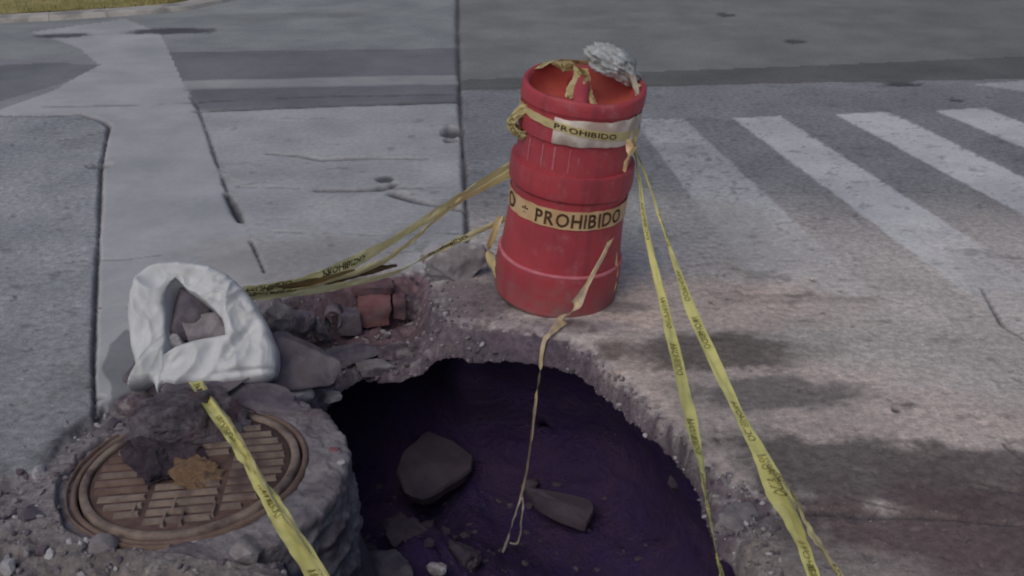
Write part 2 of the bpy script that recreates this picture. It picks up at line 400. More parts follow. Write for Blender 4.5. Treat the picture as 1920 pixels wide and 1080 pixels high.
crack([(505, 288), (560, 292), (600, 300), (690, 296), (800, 298)], .016, .016, .012, .9, -.25)
crack([(598, 356), (660, 356), (715, 354), (738, 345)], .018, .02, .006, 1)
crack([(735, 362), (780, 376), (826, 386), (872, 394)], .022, .022, .008, 1, -.3)
crack([(740, 352), (800, 352), (850, 350)], .010, .012, .012, .8, .15)
crack([(450, 350), (560, 352)], .010, .010, .012, .5, .2)
crack([(440, 436), (520, 434), (620, 438), (700, 440), (870, 436)], .010, .010, .015, .7, .1)
crack([(180, 488), (240, 486), (300, 478)], .006, .006, .008, .5)
crack([(864, 165), (1200, 160), (1500, 153), (1700, 151)], .018, .012, .012, .5)
crack([(1840, 540), (1862, 580), (1880, 610), (1930, 640)], .006, .012, .008, .8)
crack([(1330, 935), (1420, 950), (1500, 957), (1620, 962), (1740, 966)], .013, .03, .006, .95)
crack([(1740, 966), (1840, 978), (1960, 985)], .008, .02, .008, .8)
crack([(1590, 930), (1660, 948), (1700, 955)], .006, .01, .01, .6)
crack([(1850, 905), (1900, 918), (1960, 940)], .010, .02, .008, .9)
crack([(1880, 830), (1900, 850), (1930, 868)], .006, .01, .008, .7)
def hole(px, py, rx, ry, dep=.03, ang=0):
    global Z
    c = gp(px, py); dx = X-c.x; dy = Y-c.y
    ca, sa = math.cos(ang), math.sin(ang)
    r = np.sqrt(((dx*ca+dy*sa)/rx)**2 + ((-dx*sa+dy*ca)/ry)**2) + .4*n_hi + .15*n_fine
    m = smoothstep(1.1, .6, r); Z -= dep*m; paint(m, CRACKCOL, .92)
hole(850, 246, .075, .12, .04); hole(846, 262, .04, .05); hole(186, 310, .06, .05, .04, ang=.3); hole(722, 336, .05, .06, .01)
hole(718, 350, .03, .02); hole(184, 745, .022, .02); hole(190, 770, .014, .04)
hole(1690, 157, .16, .09, .01); hole(1360, 28, .10, .12, .004); hole(1490, 78, .10, .10, .004); hole(330, 58, .45, .16, .004); hole(120, 66, .25, .12, .004)
hole(1792, 187, .05, .06, .01); hole(1525, 525, .012, .014, .012); hole(1680, 768, .014, .02, .012); hole(1575, 545, .01, .01, .01)
for k in range(26):
    hole(random.uniform(1250, 1900), random.uniform(470, 860), random.uniform(.004, .010), random.uniform(.004, .009), .010)
# far verge kerb cut is built as its own mesh
# ---- broken ground round the manhole
RUB = G([(-260, 960), (-120, 900), (0, 885), (62, 878), (98, 836), (150, 790), (192, 765), (260, 728), (330, 700), (430, 690), (520, 640), (560, 700), (640, 760), (680, 900), (700, 1010), (760, 1300), (-300, 1300)])
dr = sdist(X, Y, RUB) + .025*n_hi + .010*n_fine
mr = smoothstep(0, .03, dr)
edge = np.exp(-(dr/.022)**2)
Z = Z*(1-mr) + mr*(-.030 + .026*n_hi + .010*n_fine + .012*n_mid)
paint(mr, (.235, .215, .232), .93); paint(mr*smoothstep(.1, .5, n_hi), (.33, .32, .345), .7); paint(mr*smoothstep(.1, .6, -n_hi), (.13, .11, .125), .8)
paint(mr*smoothstep(2.5, 2.2, Y), (.20, .175, .165), .6)
paint(edge*smoothstep(-.2, .3, n_mid+.3), (.09, .085, .11), .85)
grit = np.maximum(grit, mr*.9)
# seat of the manhole
aa = np.arctan2(Y - MY, X - MX)
side = smoothstep(-1.5, -.9, aa)*smoothstep(1.9, 1.2, aa)          # 1 on the side that faces the hole
rim_r = .352 + .10*side + .012*n_mid + .012*n_hi*(1-side)
near_m = smoothstep(rim_r + .16, rim_r, dm)*(1-side)
Z = Z*(1-near_m) + near_m*(.004 + .010*n_hi + .006*n_fine)
ms = smoothstep(rim_r + .012, rim_r - .006, dm)
Z = Z*(1-ms) + ms*(-.06)
# ---- the broken mouth: lip, ledge, then the open hole
dl = sdist(X, Y, LIP) + .020*n_hi + .006*n_fine + .012*n_mid
# gentle crumbling outside the lip
cr = smoothstep(-.055, 0, dl) * (1-ms) * ((dm > .46) | (side > .5))
Z -= cr*(.010 + .014*np.clip(n_hi, 0, 1) + .006*n_fine)
paint(cr, (.26, .235, .25), .8); paint(cr*smoothstep(.1, .5, n_fine), (.42, .40, .42), .8); paint(cr*smoothstep(.1, .5, -n_fine+n_hi*.3), (.11, .09, .115), .8)
grit = np.maximum(grit, cr)
right_w = smoothstep(gp(1000, 650).x, gp(1180, 720).x, X)
left_w = smoothstep(gp(890, 620).x, gp(710, 640).x, X)
ledge = -.050 - .135*left_w + .020*right_w
ml = smoothstep(0, .035 + .05*left_w, dl)
strata = .012*np.sin((X*3 + Y*5 + n_mid)*9)
Z = Z*(1-ml) + ml*(ledge + (.022*n_hi + .010*n_fine + strata*.5)*(.4 + .6*left_w))
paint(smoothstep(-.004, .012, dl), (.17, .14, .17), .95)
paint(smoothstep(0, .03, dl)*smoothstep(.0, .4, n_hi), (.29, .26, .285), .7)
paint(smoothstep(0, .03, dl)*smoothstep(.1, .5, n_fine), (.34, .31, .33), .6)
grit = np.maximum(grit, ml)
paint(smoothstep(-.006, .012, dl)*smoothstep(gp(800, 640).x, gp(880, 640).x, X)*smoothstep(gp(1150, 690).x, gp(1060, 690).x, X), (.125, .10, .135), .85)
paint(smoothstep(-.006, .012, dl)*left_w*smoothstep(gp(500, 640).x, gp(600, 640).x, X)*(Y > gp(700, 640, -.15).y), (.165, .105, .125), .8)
# slope of dirt on the right edge by the crack
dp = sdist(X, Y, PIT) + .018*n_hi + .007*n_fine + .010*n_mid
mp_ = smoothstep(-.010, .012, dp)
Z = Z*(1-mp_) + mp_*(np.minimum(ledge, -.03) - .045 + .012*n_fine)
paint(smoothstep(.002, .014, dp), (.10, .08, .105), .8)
kill = dp > .014
kill |= (dm < .335)
T *= 1.08
_patch = smoothstep(.25, .5, fbm(X, Y, 2.2, 4, 301))*((reg == 2) | (reg == 1) | (reg == 3))
T *= (1 - .13*_patch)[..., None]
_dk = smoothstep(.35, .7, fbm(X*.8, Y, 13, 4, 305))*((reg == 1) | (reg == 2) | (reg == 3))*(Y < 8)
T *= (1 - .30*_dk)[..., None]
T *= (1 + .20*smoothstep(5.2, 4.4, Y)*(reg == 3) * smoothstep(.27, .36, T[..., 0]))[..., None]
T *= (1 + .10*fbm(X, Y, 1.3, 4, 201) + .07*fbm(X, Y, 6, 4, 202) + .05*n_fine*(Y < 6))[..., None]
# ---- build region meshes
road = empty('road'); tag(road, kind='structure')
verts = np.stack([X, Y, Z], -1).reshape(-1, 3).astype(np.float32)
idx = np.arange(NR*NC).reshape(NR, NC)
quads = np.stack([idx[:-1, :-1], idx[:-1, 1:], idx[1:, 1:], idx[1:, :-1]], -1)
kf = kill[:-1, :-1] & kill[:-1, 1:] & kill[1:, 1:] & kill[1:, :-1]
rf = reg[:-1, :-1]
colr = np.concatenate([np.clip(T, .01, .9), np.ones(T.shape[:2] + (1,))], -1).reshape(-1, 4).astype(np.float32)
gr_f = grit.reshape(-1).astype(np.float32)
names = {1: 'worn_concrete_slab', 2: 'cracked_concrete_slab', 3: 'crossing_slab', 4: 'gutter_slab', 5: 'carriageway_slab', 6: 'gutter_strip', 7: 'carriageway_slab', 8: 'repair_strip', 9: 'stained_slab'}
for k, nm in names.items():
    q = quads[(rf == k) & ~kf]
    if not len(q): continue
    u, inv = np.unique(q, return_inverse=True); inv = inv.reshape(-1)
    me = bpy.data.meshes.new(nm)
    me.vertices.add(len(u)); me.vertices.foreach_set('co', verts[u].reshape(-1))
    me.loops.add(len(inv)); me.loops.foreach_set('vertex_index', inv.astype(np.int32))
    me.polygons.add(len(q)); me.polygons.foreach_set('loop_start', np.arange(0, len(inv), 4, dtype=np.int32))
    me.polygons.foreach_set('loop_total', np.full(len(q), 4, np.int32))
    me.update(calc_edges=True)
    a = me.attributes.new('tint', 'FLOAT_COLOR', 'POINT'); a.data.foreach_set('color', colr[u].reshape(-1))
    a = me.attributes.new('grit', 'FLOAT', 'POINT'); a.data.foreach_set('value', gr_f[u])
    me.shade_smooth(); me.materials.append(M_pave)
    o = bpy.data.objects.new(nm, me); COL.objects.link(o); o.parent = road

# ------------------------------------------------------------------ pit walls and floor
def resample(pts, n, closed=True):
    p = [Vector(q) for q in pts]; q = p + [p[0]] if closed else p
    L = [0]
    for a, b in zip(q[:-1], q[1:]): L.append(L[-1] + (b-a).length)
    out = []
    for i in range(n):
        t = L[-1]*i/(n if closed else n-1); j = 0
        while j < len(L)-2 and L[j+1] < t: j += 1
        f = (t-L[j])/max(1e-9, L[j+1]-L[j]); out.append(q[j].lerp(q[j+1], f))
    return out
PD = -1.55
ring = resample(PIT, 180); cx = sum(p[0] for p in ring)/180; cy = sum(p[1] for p in ring)/180
levels0 = [(-.075, 1.10), (-.12, 1.14), (-.18, 1.20), (-.28, 1.30), (-.42, 1.42), (-.58, 1.50), (-.70, 1.46), (-.77, 1.28), (-.80, 1.0), (-.81, .7), (-.80, .4), (-.80, .03)]
levels = [(a[0] + (b[0]-a[0])*f, a[1] + (b[1]-a[1])*f) for a, b in zip(levels0[:-1], levels0[1:]) for f in (0, .25, .5, .75)] + [levels0[-1]]
vs = []; fs = []
for lj, (z, s) in enumerate(levels):
    li = lj/4
    for i, p in enumerate(ring):
        a = mn.fractal(Vector((p[0]*4, p[1]*4, z*5)), .8, 2, 4)*.045*min(1, max(0, (-z-.1)*3))
        x = cx + (p[0]-cx)*(s+a); y = cy + (p[1]-cy)*(s+a)
        zz = z + (mn.fractal(Vector((x*5, y*5, 3)), .8, 2, 5)*.07 if li > 5 else 0)
        if li < 4:
            lw_ = smooth1((gp(930, 640).x - p[0])/.4)*min(1, max(0, (p[1]-MY-.1)/.2))
            zz -= .12*lw_*(1 - li/4)
        # rubble bank rising towards the manhole side
        if li > 4:
            zz += .30*max(0, 1 - math.hypot(x-gp(790, 1070, -.6).x, y-gp(790, 1070, -.6).y)/.5)
        vs.append((x, y, zz))
n = 180
for l in range(len(levels)-1):
    for i in range(n):
        j = (i+1) % n; fs.append((l*n+i, l*n+j, (l+1)*n+j, (l+1)*n+i))
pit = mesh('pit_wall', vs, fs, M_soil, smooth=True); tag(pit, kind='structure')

# ------------------------------------------------------------------ rocks
def pit_debris():
    from mathutils.bvhtree import BVHTree
    bv = BVHTree.FromPolygons([tuple(v.co) for v in pit.data.vertices], [tuple(p.vertices) for p in pit.data.polygons])
    rnd = random.Random(12); vs = []; fs = []; k = 0
    bmt = bmesh.new(); bmesh.ops.create_icosphere(bmt, subdivisions=1, radius=1)
    tv = [v.co.copy() for v in bmt.verts]; tf = [[v.index for v in f.verts] for f in bmt.faces]; bmt.free()
    while k < 330:
        x = rnd.uniform(-.75, .75) + cx; y = rnd.uniform(-.9, 1.0) + cy
        h = bv.ray_cast(Vector((x, y, -.40)), Vector((0, 0, -1)))
        if h[0] is None: k += 1; continue
        k += 1; r = .006 + .035*rnd.random()**3.5
        dv = Vector((rnd.uniform(.6, 1.3), rnd.uniform(.6, 1.2), rnd.uniform(.3, .8)))*r; rot = Matrix.Rotation(rnd.uniform(0, 6), 3, 'Z') @ Matrix.Rotation(rnd.uniform(-.5, .5), 3, 'X')
        b = len(vs)
        for v in tv: vs.append(h[0] + rot @ Vector((v.x*dv.x, v.y*dv.y, v.z*dv.z))*rnd.uniform(.7, 1.2))
        fs.extend([[i+b for i in f] for f in tf])
    o = mesh('pit_debris', vs, fs, M_pitrock); tag(o, 'dark rubble littering the floor of the hole', kind='stuff')
pit_debris()
def rock_mesh(dims, seed, cuts=7, rough=.12, sub=4, soft=.0):
    rnd = random.Random(seed)
    bm = bmesh.new(); bmesh.ops.create_icosphere(bm, subdivisions=sub, radius=1.0)
    planes = []
    for k in range(cuts):
        v = Vector((rnd.gauss(0, 1), rnd.gauss(0, 1), rnd.gauss(0, 1))).normalized(); planes.append((v, rnd.uniform(.50, .82)))
    off = Vector((rnd.random()*50, rnd.random()*50, rnd.random()*50))
    for v in bm.verts:
        c = v.co.copy()
        for pn, d in planes:
            t = c.dot(pn)
            if t > d: c -= pn*(t-d)*.96
        c *= 1 + rough*mn.fractal(c*1.8 + off, .9, 2.1, 4) + rough*.35*mn.fractal(c*6 + off, .8, 2.1, 3)
        v.co = Vector((c.x*dims[0], c.y*dims[1], c.z*dims[2])) * .62
    return bm
def rock(name, label, loc, dims, seed, mat, rot=None, cat='rock', group=None, cuts=11, rough=.16, sub=4, parent=None):
    rnd = random.Random(seed+99)
    bm = rock_mesh(dims, seed, cuts, rough, sub)
    o = from_bm(name, bm, mat, parent, smooth=False)
    for p in o.data.polygons: p.use_smooth = True
    try: o.data.set_sharp_from_angle(angle=R(28))
    except Exception: pass
    o.location = loc; o.rotation_euler = rot if rot else (rnd.uniform(-.4, .4), rnd.uniform(-.4, .4), rnd.uniform(-3, 3))
    if not parent: tag(o, label, cat, group)
    return o
def rk(px, py, z, d, seed, mat, label, name='rock', **kw):
    return rock(name, label, gp(px, py, z), d, seed, mat, **kw)
# dims are full extents in metres
rk(856, 492, .055, (.24, .15, .17), 3, M_conc_l, 'pale grey rock lying on the pavement left of the drum', cat='rock', rot=(.1, .2, .4))
rk(905, 478, .02, (.09, .08, .07), 5, M_conc, 'small grey rock tucked between the pale rock and the drum')
rk(548, 690, .02, (.26, .24, .20), 12, M_conc_d, 'smooth dark grey boulder right of the white sack', rot=(.1, -.2, .3), rough=.06)
rk(508, 600, .04, (.13, .15, .15), 14, M_conc, 'upright pale chunk behind the right edge of the white sack', name='concrete_chunk', cat='concrete chunk', rot=(.5, .3, 0))
rk(560, 610, -.07, (.10, .12, .16), 16, M_conc_d, 'narrow dark chunk standing at the left end of the broken pavement edge', name='concrete_chunk', cat='concrete chunk', rot=(.5, .5, 0))
rk(598, 615, -.11, (.055, .08, .13), 17, M_conc, 'leaning grey splinter left of the curled black scrap', name='concrete_chunk', cat='concrete chunk', rot=(.3, -.5, .2))
rk(612, 742, -.12, (.10, .06, .05), 18, M_conc_l, 'pale wedge jutting over the left corner of the hole', name='concrete_chunk', cat='concrete chunk')
rk(560, 742, -.04, (.09, .06, .05), 19, M_conc_l, 'pale pointed chip below the dark boulder', name='concrete_chunk', cat='concrete chunk')
# on the manhole
rk(345, 790, .055, (.30, .20, .15), 29, M_rubble, 'large dark slab fragment lying over the back of the manhole cover under the sack', name='concrete_chunk', cat='concrete chunk', rot=(.35, .12, .3), rough=.22, sub=5, cuts=12)
rk(505, 760, .02, (.25, .14, .08), 31, M_conc_d, 'flat dark fragment on the manhole collar right of the tape', name='concrete_chunk', cat='concrete chunk', rot=(.1, .1, -.3))
rk(258, 765, .0, (.15, .10, .07), 33, M_aggr, 'rough brownish lump under the torn corner of the sack', name='concrete_chunk', cat='concrete chunk')
rk(300, 858, .016, (.19, .22, .06), 35, M_shadowlump, 'dark lump coloured as the shadow in the middle of the manhole cover', name='shadow_lump', cat='dirt clod', rough=.45, rot=(.1, 0, .4))  # dark lump stands in for the shadow under the overhanging fragment
# the ledge behind the hole
rk(650, 672, -.17, (.20, .13, .06), 41, M_conc_d, 'long dark slab piece on the ledge left of the red brick', name='concrete_chunk', cat='concrete chunk', rot=(.1, 0, .3))
rk(742, 660, -.17, (.17, .09, .06), 42, M_aggr, 'rough grey piece on the ledge below the red brick', name='concrete_chunk', cat='concrete chunk', rot=(.1, .1, .2))
rk(700, 690, -.19, (.16, .07, .05), 43, M_conc, 'low grey piece at the back edge of the hole', name='concrete_chunk', cat='concrete chunk', rot=(0, 0, .15))
rk(800, 645, -.14, (.12, .08, .07), 44, M_aggr, 'crumbling lump at the foot of the dirt slope', name='concrete_chunk', cat='concrete chunk')
rk(848, 655, -.13, (.09, .06, .06), 46, M_conc_d, 'round dark lump left of two on the back rim of the hole', name='concrete_chunk', cat='concrete chunk')
rk(905, 655, -.12, (.11, .06, .06), 47, M_conc_d, 'round dark lump right of two on the back rim of the hole', name='concrete_chunk', cat='concrete chunk')
# right rim
rk(1362, 915, -.035, (.09, .08, .07), 51, M_conc, 'loose grey piece at the corner where the pavement crack meets the hole', name='concrete_chunk', cat='concrete chunk')
rk(1392, 935, -.04, (.08, .06, .05), 52, M_conc_d, 'dark piece wedged in the start of the pavement crack', name='concrete_chunk', cat='concrete chunk')
rk(1400, 985, -.06, (.17, .13, .09), 53, M_conc, 'broken corner block hanging over the right rim of the hole', name='concrete_chunk', cat='concrete chunk', rot=(.1, .2, .4))
rk(1440, 1045, -.07, (.14, .12, .08), 54, M_conc_d, 'lowest broken block on the right rim of the hole', name='concrete_chunk', cat='concrete chunk')
# in the pit
def slab_piece(px, z, th, tilt, seed, mat, label):
    pts = [gp(a, b, z) for a, b in px]; c = sum(pts, Vector())/len(pts)
    rnd = random.Random(seed); bm = bmesh.new()
    P_ = resample([(q - c)[:] for q in pts], 28)
    top = []; mid = []; bot = []
    for q in P_:
        k = 1 + rnd.uniform(-.02, .02); zt = tilt[0]*q.x + tilt[1]*q.y
        top.append(bm.verts.new((q.x*.96*k, q.y*.96*k, zt))); mid.append(bm.verts.new((q.x*k, q.y*k, zt - .012)))
        bot.append(bm.verts.new((q.x*.92*k, q.y*.92*k, zt - th)))
    ct = bm.verts.new((0, 0, .004)); cb = bm.verts.new((0, 0, -th))
    inn_ = []
    for q in P_: inn_.append(bm.verts.new((q.x*.5, q.y*.5, (tilt[0]*q.x + tilt[1]*q.y)*.5 + rnd.uniform(-.004, .004))))
    n_ = 28
    for i in range(n_):
        j = (i+1) % n_
        bm.faces.new((ct, inn_[i], inn_[j])); bm.faces.new((inn_[i], top[i], top[j], inn_[j])); bm.faces.new((top[i], mid[i], mid[j], top[j])); bm.faces.new((mid[i], bot[i], bot[j], mid[j])); bm.faces.new((bot[i], cb, bot[j]))
    bmesh.ops.recalc_face_normals(bm, faces=bm.faces[:])
    o = from_bm('concrete_slab_piece', bm, mat, None, True)
    try: o.data.set_sharp_from_angle(angle=R(35))
    except Exception: pass
    o.location = c; tag(o, label, 'concrete chunk'); return o
slab_piece([(742, 885), (756, 852), (778, 838), (800, 816), (848, 828), (888, 850), (884, 872), (850, 892), (800, 922), (762, 918)], -.64, .05, (-.12, .12), 61, M_pitrock, 'large flat slab fragment down in the dark hole')
slab_piece([(984, 922), (1040, 924), (1104, 932), (1116, 946), (1102, 974), (1050, 962), (1004, 944)], -.68, .045, (-.1, .08), 64, M_pitrock, 'wedge shaped fragment down in the hole right of the dangling tape')
rk(862, 1045, -.60, (.14, .12, .10), 66, M_pitrock, 'rounded stone on the rubble bank in the bottom of the hole', name='rock')
rk(775, 1010, -.62, (.20, .15, .12), 67, M_pitrock, 'dark stone on the rubble bank beside the manhole chamber', name='rock')
rk(818, 1068, -.50, (.07, .05, .04), 68, M_conc_l, 'small pale stone on the rubble bank at the bottom of the picture', name='rock')
rk(720, 1062, -.52, (.18, .14, .10), 69, M_conc_d, 'flat dark stone against the foot of the manhole chamber', name='rock')

# ------------------------------------------------------------------ brick course exposed in the broken edge
def brick_box(px, py, z, d, rz, mat, label, nm='brick', tilt=0):
    bm = bmesh.new(); bmesh.ops.create_cube(bm, size=1)
    for v in bm.verts: v.co = Vector((v.co.x*d[0], v.co.y*d[1], v.co.z*d[2]))
    bmesh.ops.subdivide_edges(bm, edges=bm.edges[:], cuts=6, use_grid_fill=True)
    sd = px*.13
    for v in bm.verts:
        k = mn.fractal(v.co*22 + Vector((sd, 0, 0)), .8, 2, 3)
        c = v.co; e = sum(abs(abs(c[i]) - d[i]/2) < 1e-4 for i in range(3))
        v.co = c*(1 - .05*max(0, e-1)) *(1 + .10*mn.noise(v.co*14 + Vector((sd, 2, 0)))) + c.normalized()*k*.008
    o = from_bm(nm, bm, mat, smooth=True)
    try: o.data.set_sharp_from_angle(angle=R(35))
    except Exception: pass
    o.location = gp(px, py, z); o.rotation_euler = (tilt, .05, rz)
    tag(o, label, 'brick', 'bricks set in the broken pavement edge'); return o
brick_box(702, 582, -.105, (.125, .09, .10), .18, M_brick, 'red brick showing in the broken pavement edge', tilt=.1)
brick_box(748, 572, -.10, (.05, .09, .085), .15, M_brick_d, 'narrow maroon brick end right against the red brick')
brick_box(700, 538, -.035, (.16, .09, .045), .16, M_brick_d, 'flat maroon brick just under the pavement surface above the red brick')
brick_box(655, 602, -.125, (.09, .09, .09), .2, M_conc_d, 'dark brick left of the red one in the broken pavement edge')
brick_box(775, 575, -.12, (.08, .08, .09), .12, M_aggr, 'mortar crusted brick right of the red one in the broken edge')
# curled black scrap left of the bricks
vs = []; fs = []
sc0 = gp(628, 590, -.09); na = 20
for i in range(na):
    a = R(-60 + 300*i/(na-1)); r = .030 + .012*i/na
    for w_ in (-.02, .0, .02):
        vs.append((sc0.x + math.cos(a)*r, sc0.y - .02 + w_, sc0.z + math.sin(a)*r*1.2 + .01*math.sin(w_*90)))
for i in range(na-1):
    for k in range(2): fs.append((i*3+k, i*3+k+1, (i+1)*3+k+1, (i+1)*3+k))
o = mesh('rubber_scrap', vs, fs, noise_mat('old_rubber', (.10, .085, .10), (.17, .15, .18), 20, 4, .8, .3, 50), smooth=True)
md = o.modifiers.new('thickness', 'SOLIDIFY'); md.thickness = .005
tag(o, 'curled grey rubber scrap stuck in the broken pavement edge left of the bricks', 'scrap')

# ------------------------------------------------------------------ gravel (stuff)
def gravel(name, areas, mats, label=None):
    rnd = random.Random(5)
    bmt = bmesh.new(); bmesh.ops.create_icosphere(bmt, subdivisions=1, radius=1)
    tv = np.array([v.co[:] for v in bmt.verts]); tf = [[v.index for v in f.verts] for f in bmt.faces]; bmt.free()
    vs = []; fs = []; mi = []
    xs = us; 
    for (poly, cnt, s0, s1, pw) in areas:
        pts = G(poly); x0 = min(p[0] for p in pts); x1 = max(p[0] for p in pts); y0 = min(p[1] for p in pts); y1 = max(p[1] for p in pts)
        k = 0; tries = 0
        while k < cnt and tries < cnt*6:
            tries += 1
            x = rnd.uniform(x0, x1); y = rnd.uniform(y0, y1)
            if not inside(np.array([x]), np.array([y]), pts)[0]: continue
            i = int(np.clip(np.searchsorted(ys, y), 1, NR-1)); uu = x/sc_[i]; j = int(np.clip(np.searchsorted(us, uu), 1, NC-1))
            if kill[i, j] or dm[i, j] < .34 + .1*side[i, j]: continue
            z = Z[i, j]; k += 1
            r = s0 + (s1-s0)*rnd.random()**pw
            m = Matrix.Rotation(rnd.uniform(0, 6.3), 3, Vector((rnd.gauss(0,1), rnd.gauss(0,1), rnd.gauss(0,1))).normalized())
            d = np.array([rnd.uniform(.6, 1.3), rnd.uniform(.5, 1.1), rnd.uniform(.35, .8)])*r
            jit = 1 + np.array([rnd.uniform(-.25, .25) for _ in range(len(tv))])[:, None]
            p = (tv*jit*d) @ np.array(m).T + np.array([x, y, z + r*.25])
            b = len(vs); vs.extend(p.tolist()); fs.extend([[a+b for a in f] for f in tf])
            q = rnd.random(); mi.extend([0 if q < .5 else (1 if q < .8 else (2 if q < .95 else 3))]*len(tf))
    o = mesh(name, vs, fs, None)
    for m in mats: o.data.materials.append(m)
    o.data.polygons.foreach_set('material_index', mi)
    tag(o, label, kind='stuff'); return o
gravel('gravel', [
    ([(-80, 900), (60, 880), (180, 770), (300, 730), (420, 700), (620, 760), (690, 930), (700, 1120), (-100, 1120)], 700, .002, .017, 3.2),
    ([(450, 600), (560, 545), (790, 508), (830, 540), (900, 620), (1000, 640), (640, 700), (600, 760), (520, 730)], 700, .0025, .013, 2.2),
    ([(1060, 640), (1140, 675), (1330, 870), (1450, 930), (1480, 1100), (1330, 1000), (1180, 790), (1050, 690)], 650, .002, .010, 2.0),
    ([(1450, 930), (1760, 960), (1760, 985), (1450, 975)], 50, .002, .007, 2),
    ([(810, 500), (960, 440), (1000, 600), (900, 620), (830, 600)], 160, .002, .009, 2),
    ([(0, 800), (200, 560), (420, 500), (520, 520), (400, 760), (100, 880)], 40, .002, .006, 2),
], [M_conc, M_conc_d, M_conc_l, M_aggr], 'loose gravel and crumbs round the hole and manhole')
# individually visible small stones
for (px, py, z, s, m, lab) in [
    (495, 868, .0, .035, M_conc_l, None),
    (640, 868, .02, .03, M_conc_l, 'small white stone on the outer edge of the manhole collar'),
    (628, 852, .01, .05, M_brick, 'reddish brown stone behind the white one on the collar edge'),
    (130, 870, -.01, .06, M_conc, 'grey stone left of the manhole along the slab edge'),
    (75, 885, -.01, .045, M_conc_l, 'pale stone at the far left of the broken slab edge'),
    (205, 800, -.01, .06, M_conc_d, 'dark stone above the left side of the manhole'),
    (60, 965, -.01, .075, M_conc_d, 'dark lump in the dirt left of the manhole'),
    (190, 1025, -.01, .085, M_conc, 'flat grey stone in front of the manhole on the left'),
    (15, 1060, -.01, .06, M_conc_l, 'pale stone at the bottom left corner'),
    (365, 1015, -.01, .022, M_conc_l, 'tiny white chip in front of the manhole'),
    (395, 1008, -.01, .022, M_conc_l, 'slanting white chip right of another in front of the manhole'),
    (460, 1035, -.01, .10, M_conc, 'broad grey stone between the manhole and the yellow tape'),
    (120, 800, -.01, .05, M_conc, 'grey stone on the slab corner left of the joint')]:
    if lab: rk(px, py, z, (s, s*.8, s*.6), int(px+py), m, lab, name='stone', cat='stone', sub=2)

# ------------------------------------------------------------------ manhole
man = empty('manhole', (MX, MY, .0), (R(2.0), R(-3.0), R(4)))
tag(man, 'round concrete manhole collar with an iron frame at the left edge of the hole', 'manhole')
def lathe(name, prof, mat, parent=None, n=96, amp=0, fr=8, seed=0, smooth=True, closed=False, a0=0, a1=2*math.pi, full=True):
    vs = []; fs = []; m = len(prof)
    for i in range(n):
        a = a0 + (a1-a0)*i/n; c, s = math.cos(a), math.sin(a)
        for (r, z) in prof:
            k = 1
            if amp:
                q = mn.fractal(Vector((c*r*fr, s*r*fr, z*fr + seed)), .8, 2, 4)
                r2 = r + amp*q*(1 if r > .3 else 0); z2 = z + amp*.5*mn.fractal(Vector((c*r*fr+9, s*r*fr, seed)), .8, 2, 4)
            else: r2, z2 = r, z
            if amp > .01:
                g_ = mn.fractal(Vector((c*r*34, s*r*34, z*34 + seed)), .9, 2, 4); g2_ = abs(mn.noise(Vector((c*r*14, s*r*14, z*14 + seed))))
                r2 += .006*g_ - .006*g2_*(1 if r > .34 else 0); z2 += .005*g_ - .008*g2_*(1 if r > .34 else 0)
            vs.append((c*r2, s*r2, z2))
    for i in range(n if full else n-1):
        j = (i+1) % n
        for k in range(m-1): fs.append((i*m+k, j*m+k, j*m+k+1, i*m+k+1))
    return mesh(name, vs, fs, mat, parent, smooth)
def dens2(pr, st):
    out = []
    for (r0, z0), (r1, z1) in zip(pr[:-1], pr[1:]):
        n_ = max(1, int(math.hypot(r1-r0, z1-z0)/st))
        for i in range(n_): f = i/n_; out.append((r0+(r1-r0)*f, z0+(z1-z0)*f))
    return out + [pr[-1]]
col_prof = [(.322, -.06), (.322, -.004), (.328, .000)] + [(.33 + .1*i/8, .002 - .004*(i/8)**2) for i in range(1, 8)] + [(.436, -.006), (.443, -.022)] + [(.440 - .006*math.sin(i*2.2), -.06 - .03*i) for i in range(10)]
lathe('collar', dens2(col_prof, .006), noise_mat('collar_concrete', (.17, .15, .175), (.30, .285, .31), 9, 6, .93, .8, 40, c3=(.13, .10, .125), c3scale=6, dist=.015), man, 420, .015, 9, 3)
lathe('chamber_wall', [(.425, -.30), (.43, -.34), (.445, -.4), (.47, -.5), (.50, -.65), (.52, -.85), (.53, -1.2), (.53, -1.7)], noise_mat('chamber_concrete', (.10, .09, .11), (.17, .155, .175), 6, 6, .95, .6, 30, c3=(.08, .065, .085), c3scale=5), man, 96, .012, 5, 8)
lathe('frame', [(.308, -.05), (.308, .004), (.311, .008), (.319, .008), (.324, .003), (.324, -.03)], M_iron, man, 96, .0015, 20, 2)
lathe('outer_ring', [(.330, -.01), (.331, .010), (.336, .011), (.338, -.01)], M_iron, man, 40, .003, 9, 5, a0=R(140), a1=R(275), full=False)

cov = empty('manhole_cover', (MX, MY, .0), (R(2.0), R(-3.0), R(4)))
tag(cov, 'rusty round iron manhole cover with raised bars', 'manhole cover')
lathe('pan', [(.0005, .004), (.1, .004), (.2, .004), (.272, .004), (.274, .001), (.30, .001), (.30, -.04)], M_iron_d, cov, 96)
lathe('rim', [(.276, .003), (.277, .010), (.280, .013), (.296, .013), (.300, .009), (.302, -.02)], M_iron_l, cov, 96, .0012, 15, 4)
def barbox(x0, x1, y0, y1, h=.014, nm='raised_bar', mat=None):
    b = .0035
    vs = [(x0, y0, .003), (x1, y0, .003), (x1, y1, .003), (x0, y1, .003), (x0+b, y0+b, h), (x1-b, y0+b, h), (x1-b, y1-b, h), (x0+b, y1-b, h)]
    fs = [(4, 5, 6, 7), (0, 1, 5, 4), (1, 2, 6, 5), (2, 3, 7, 6), (3, 0, 4, 7)]
    return mesh(nm, vs, fs, mat or M_iron_l, cov)
RR = .262
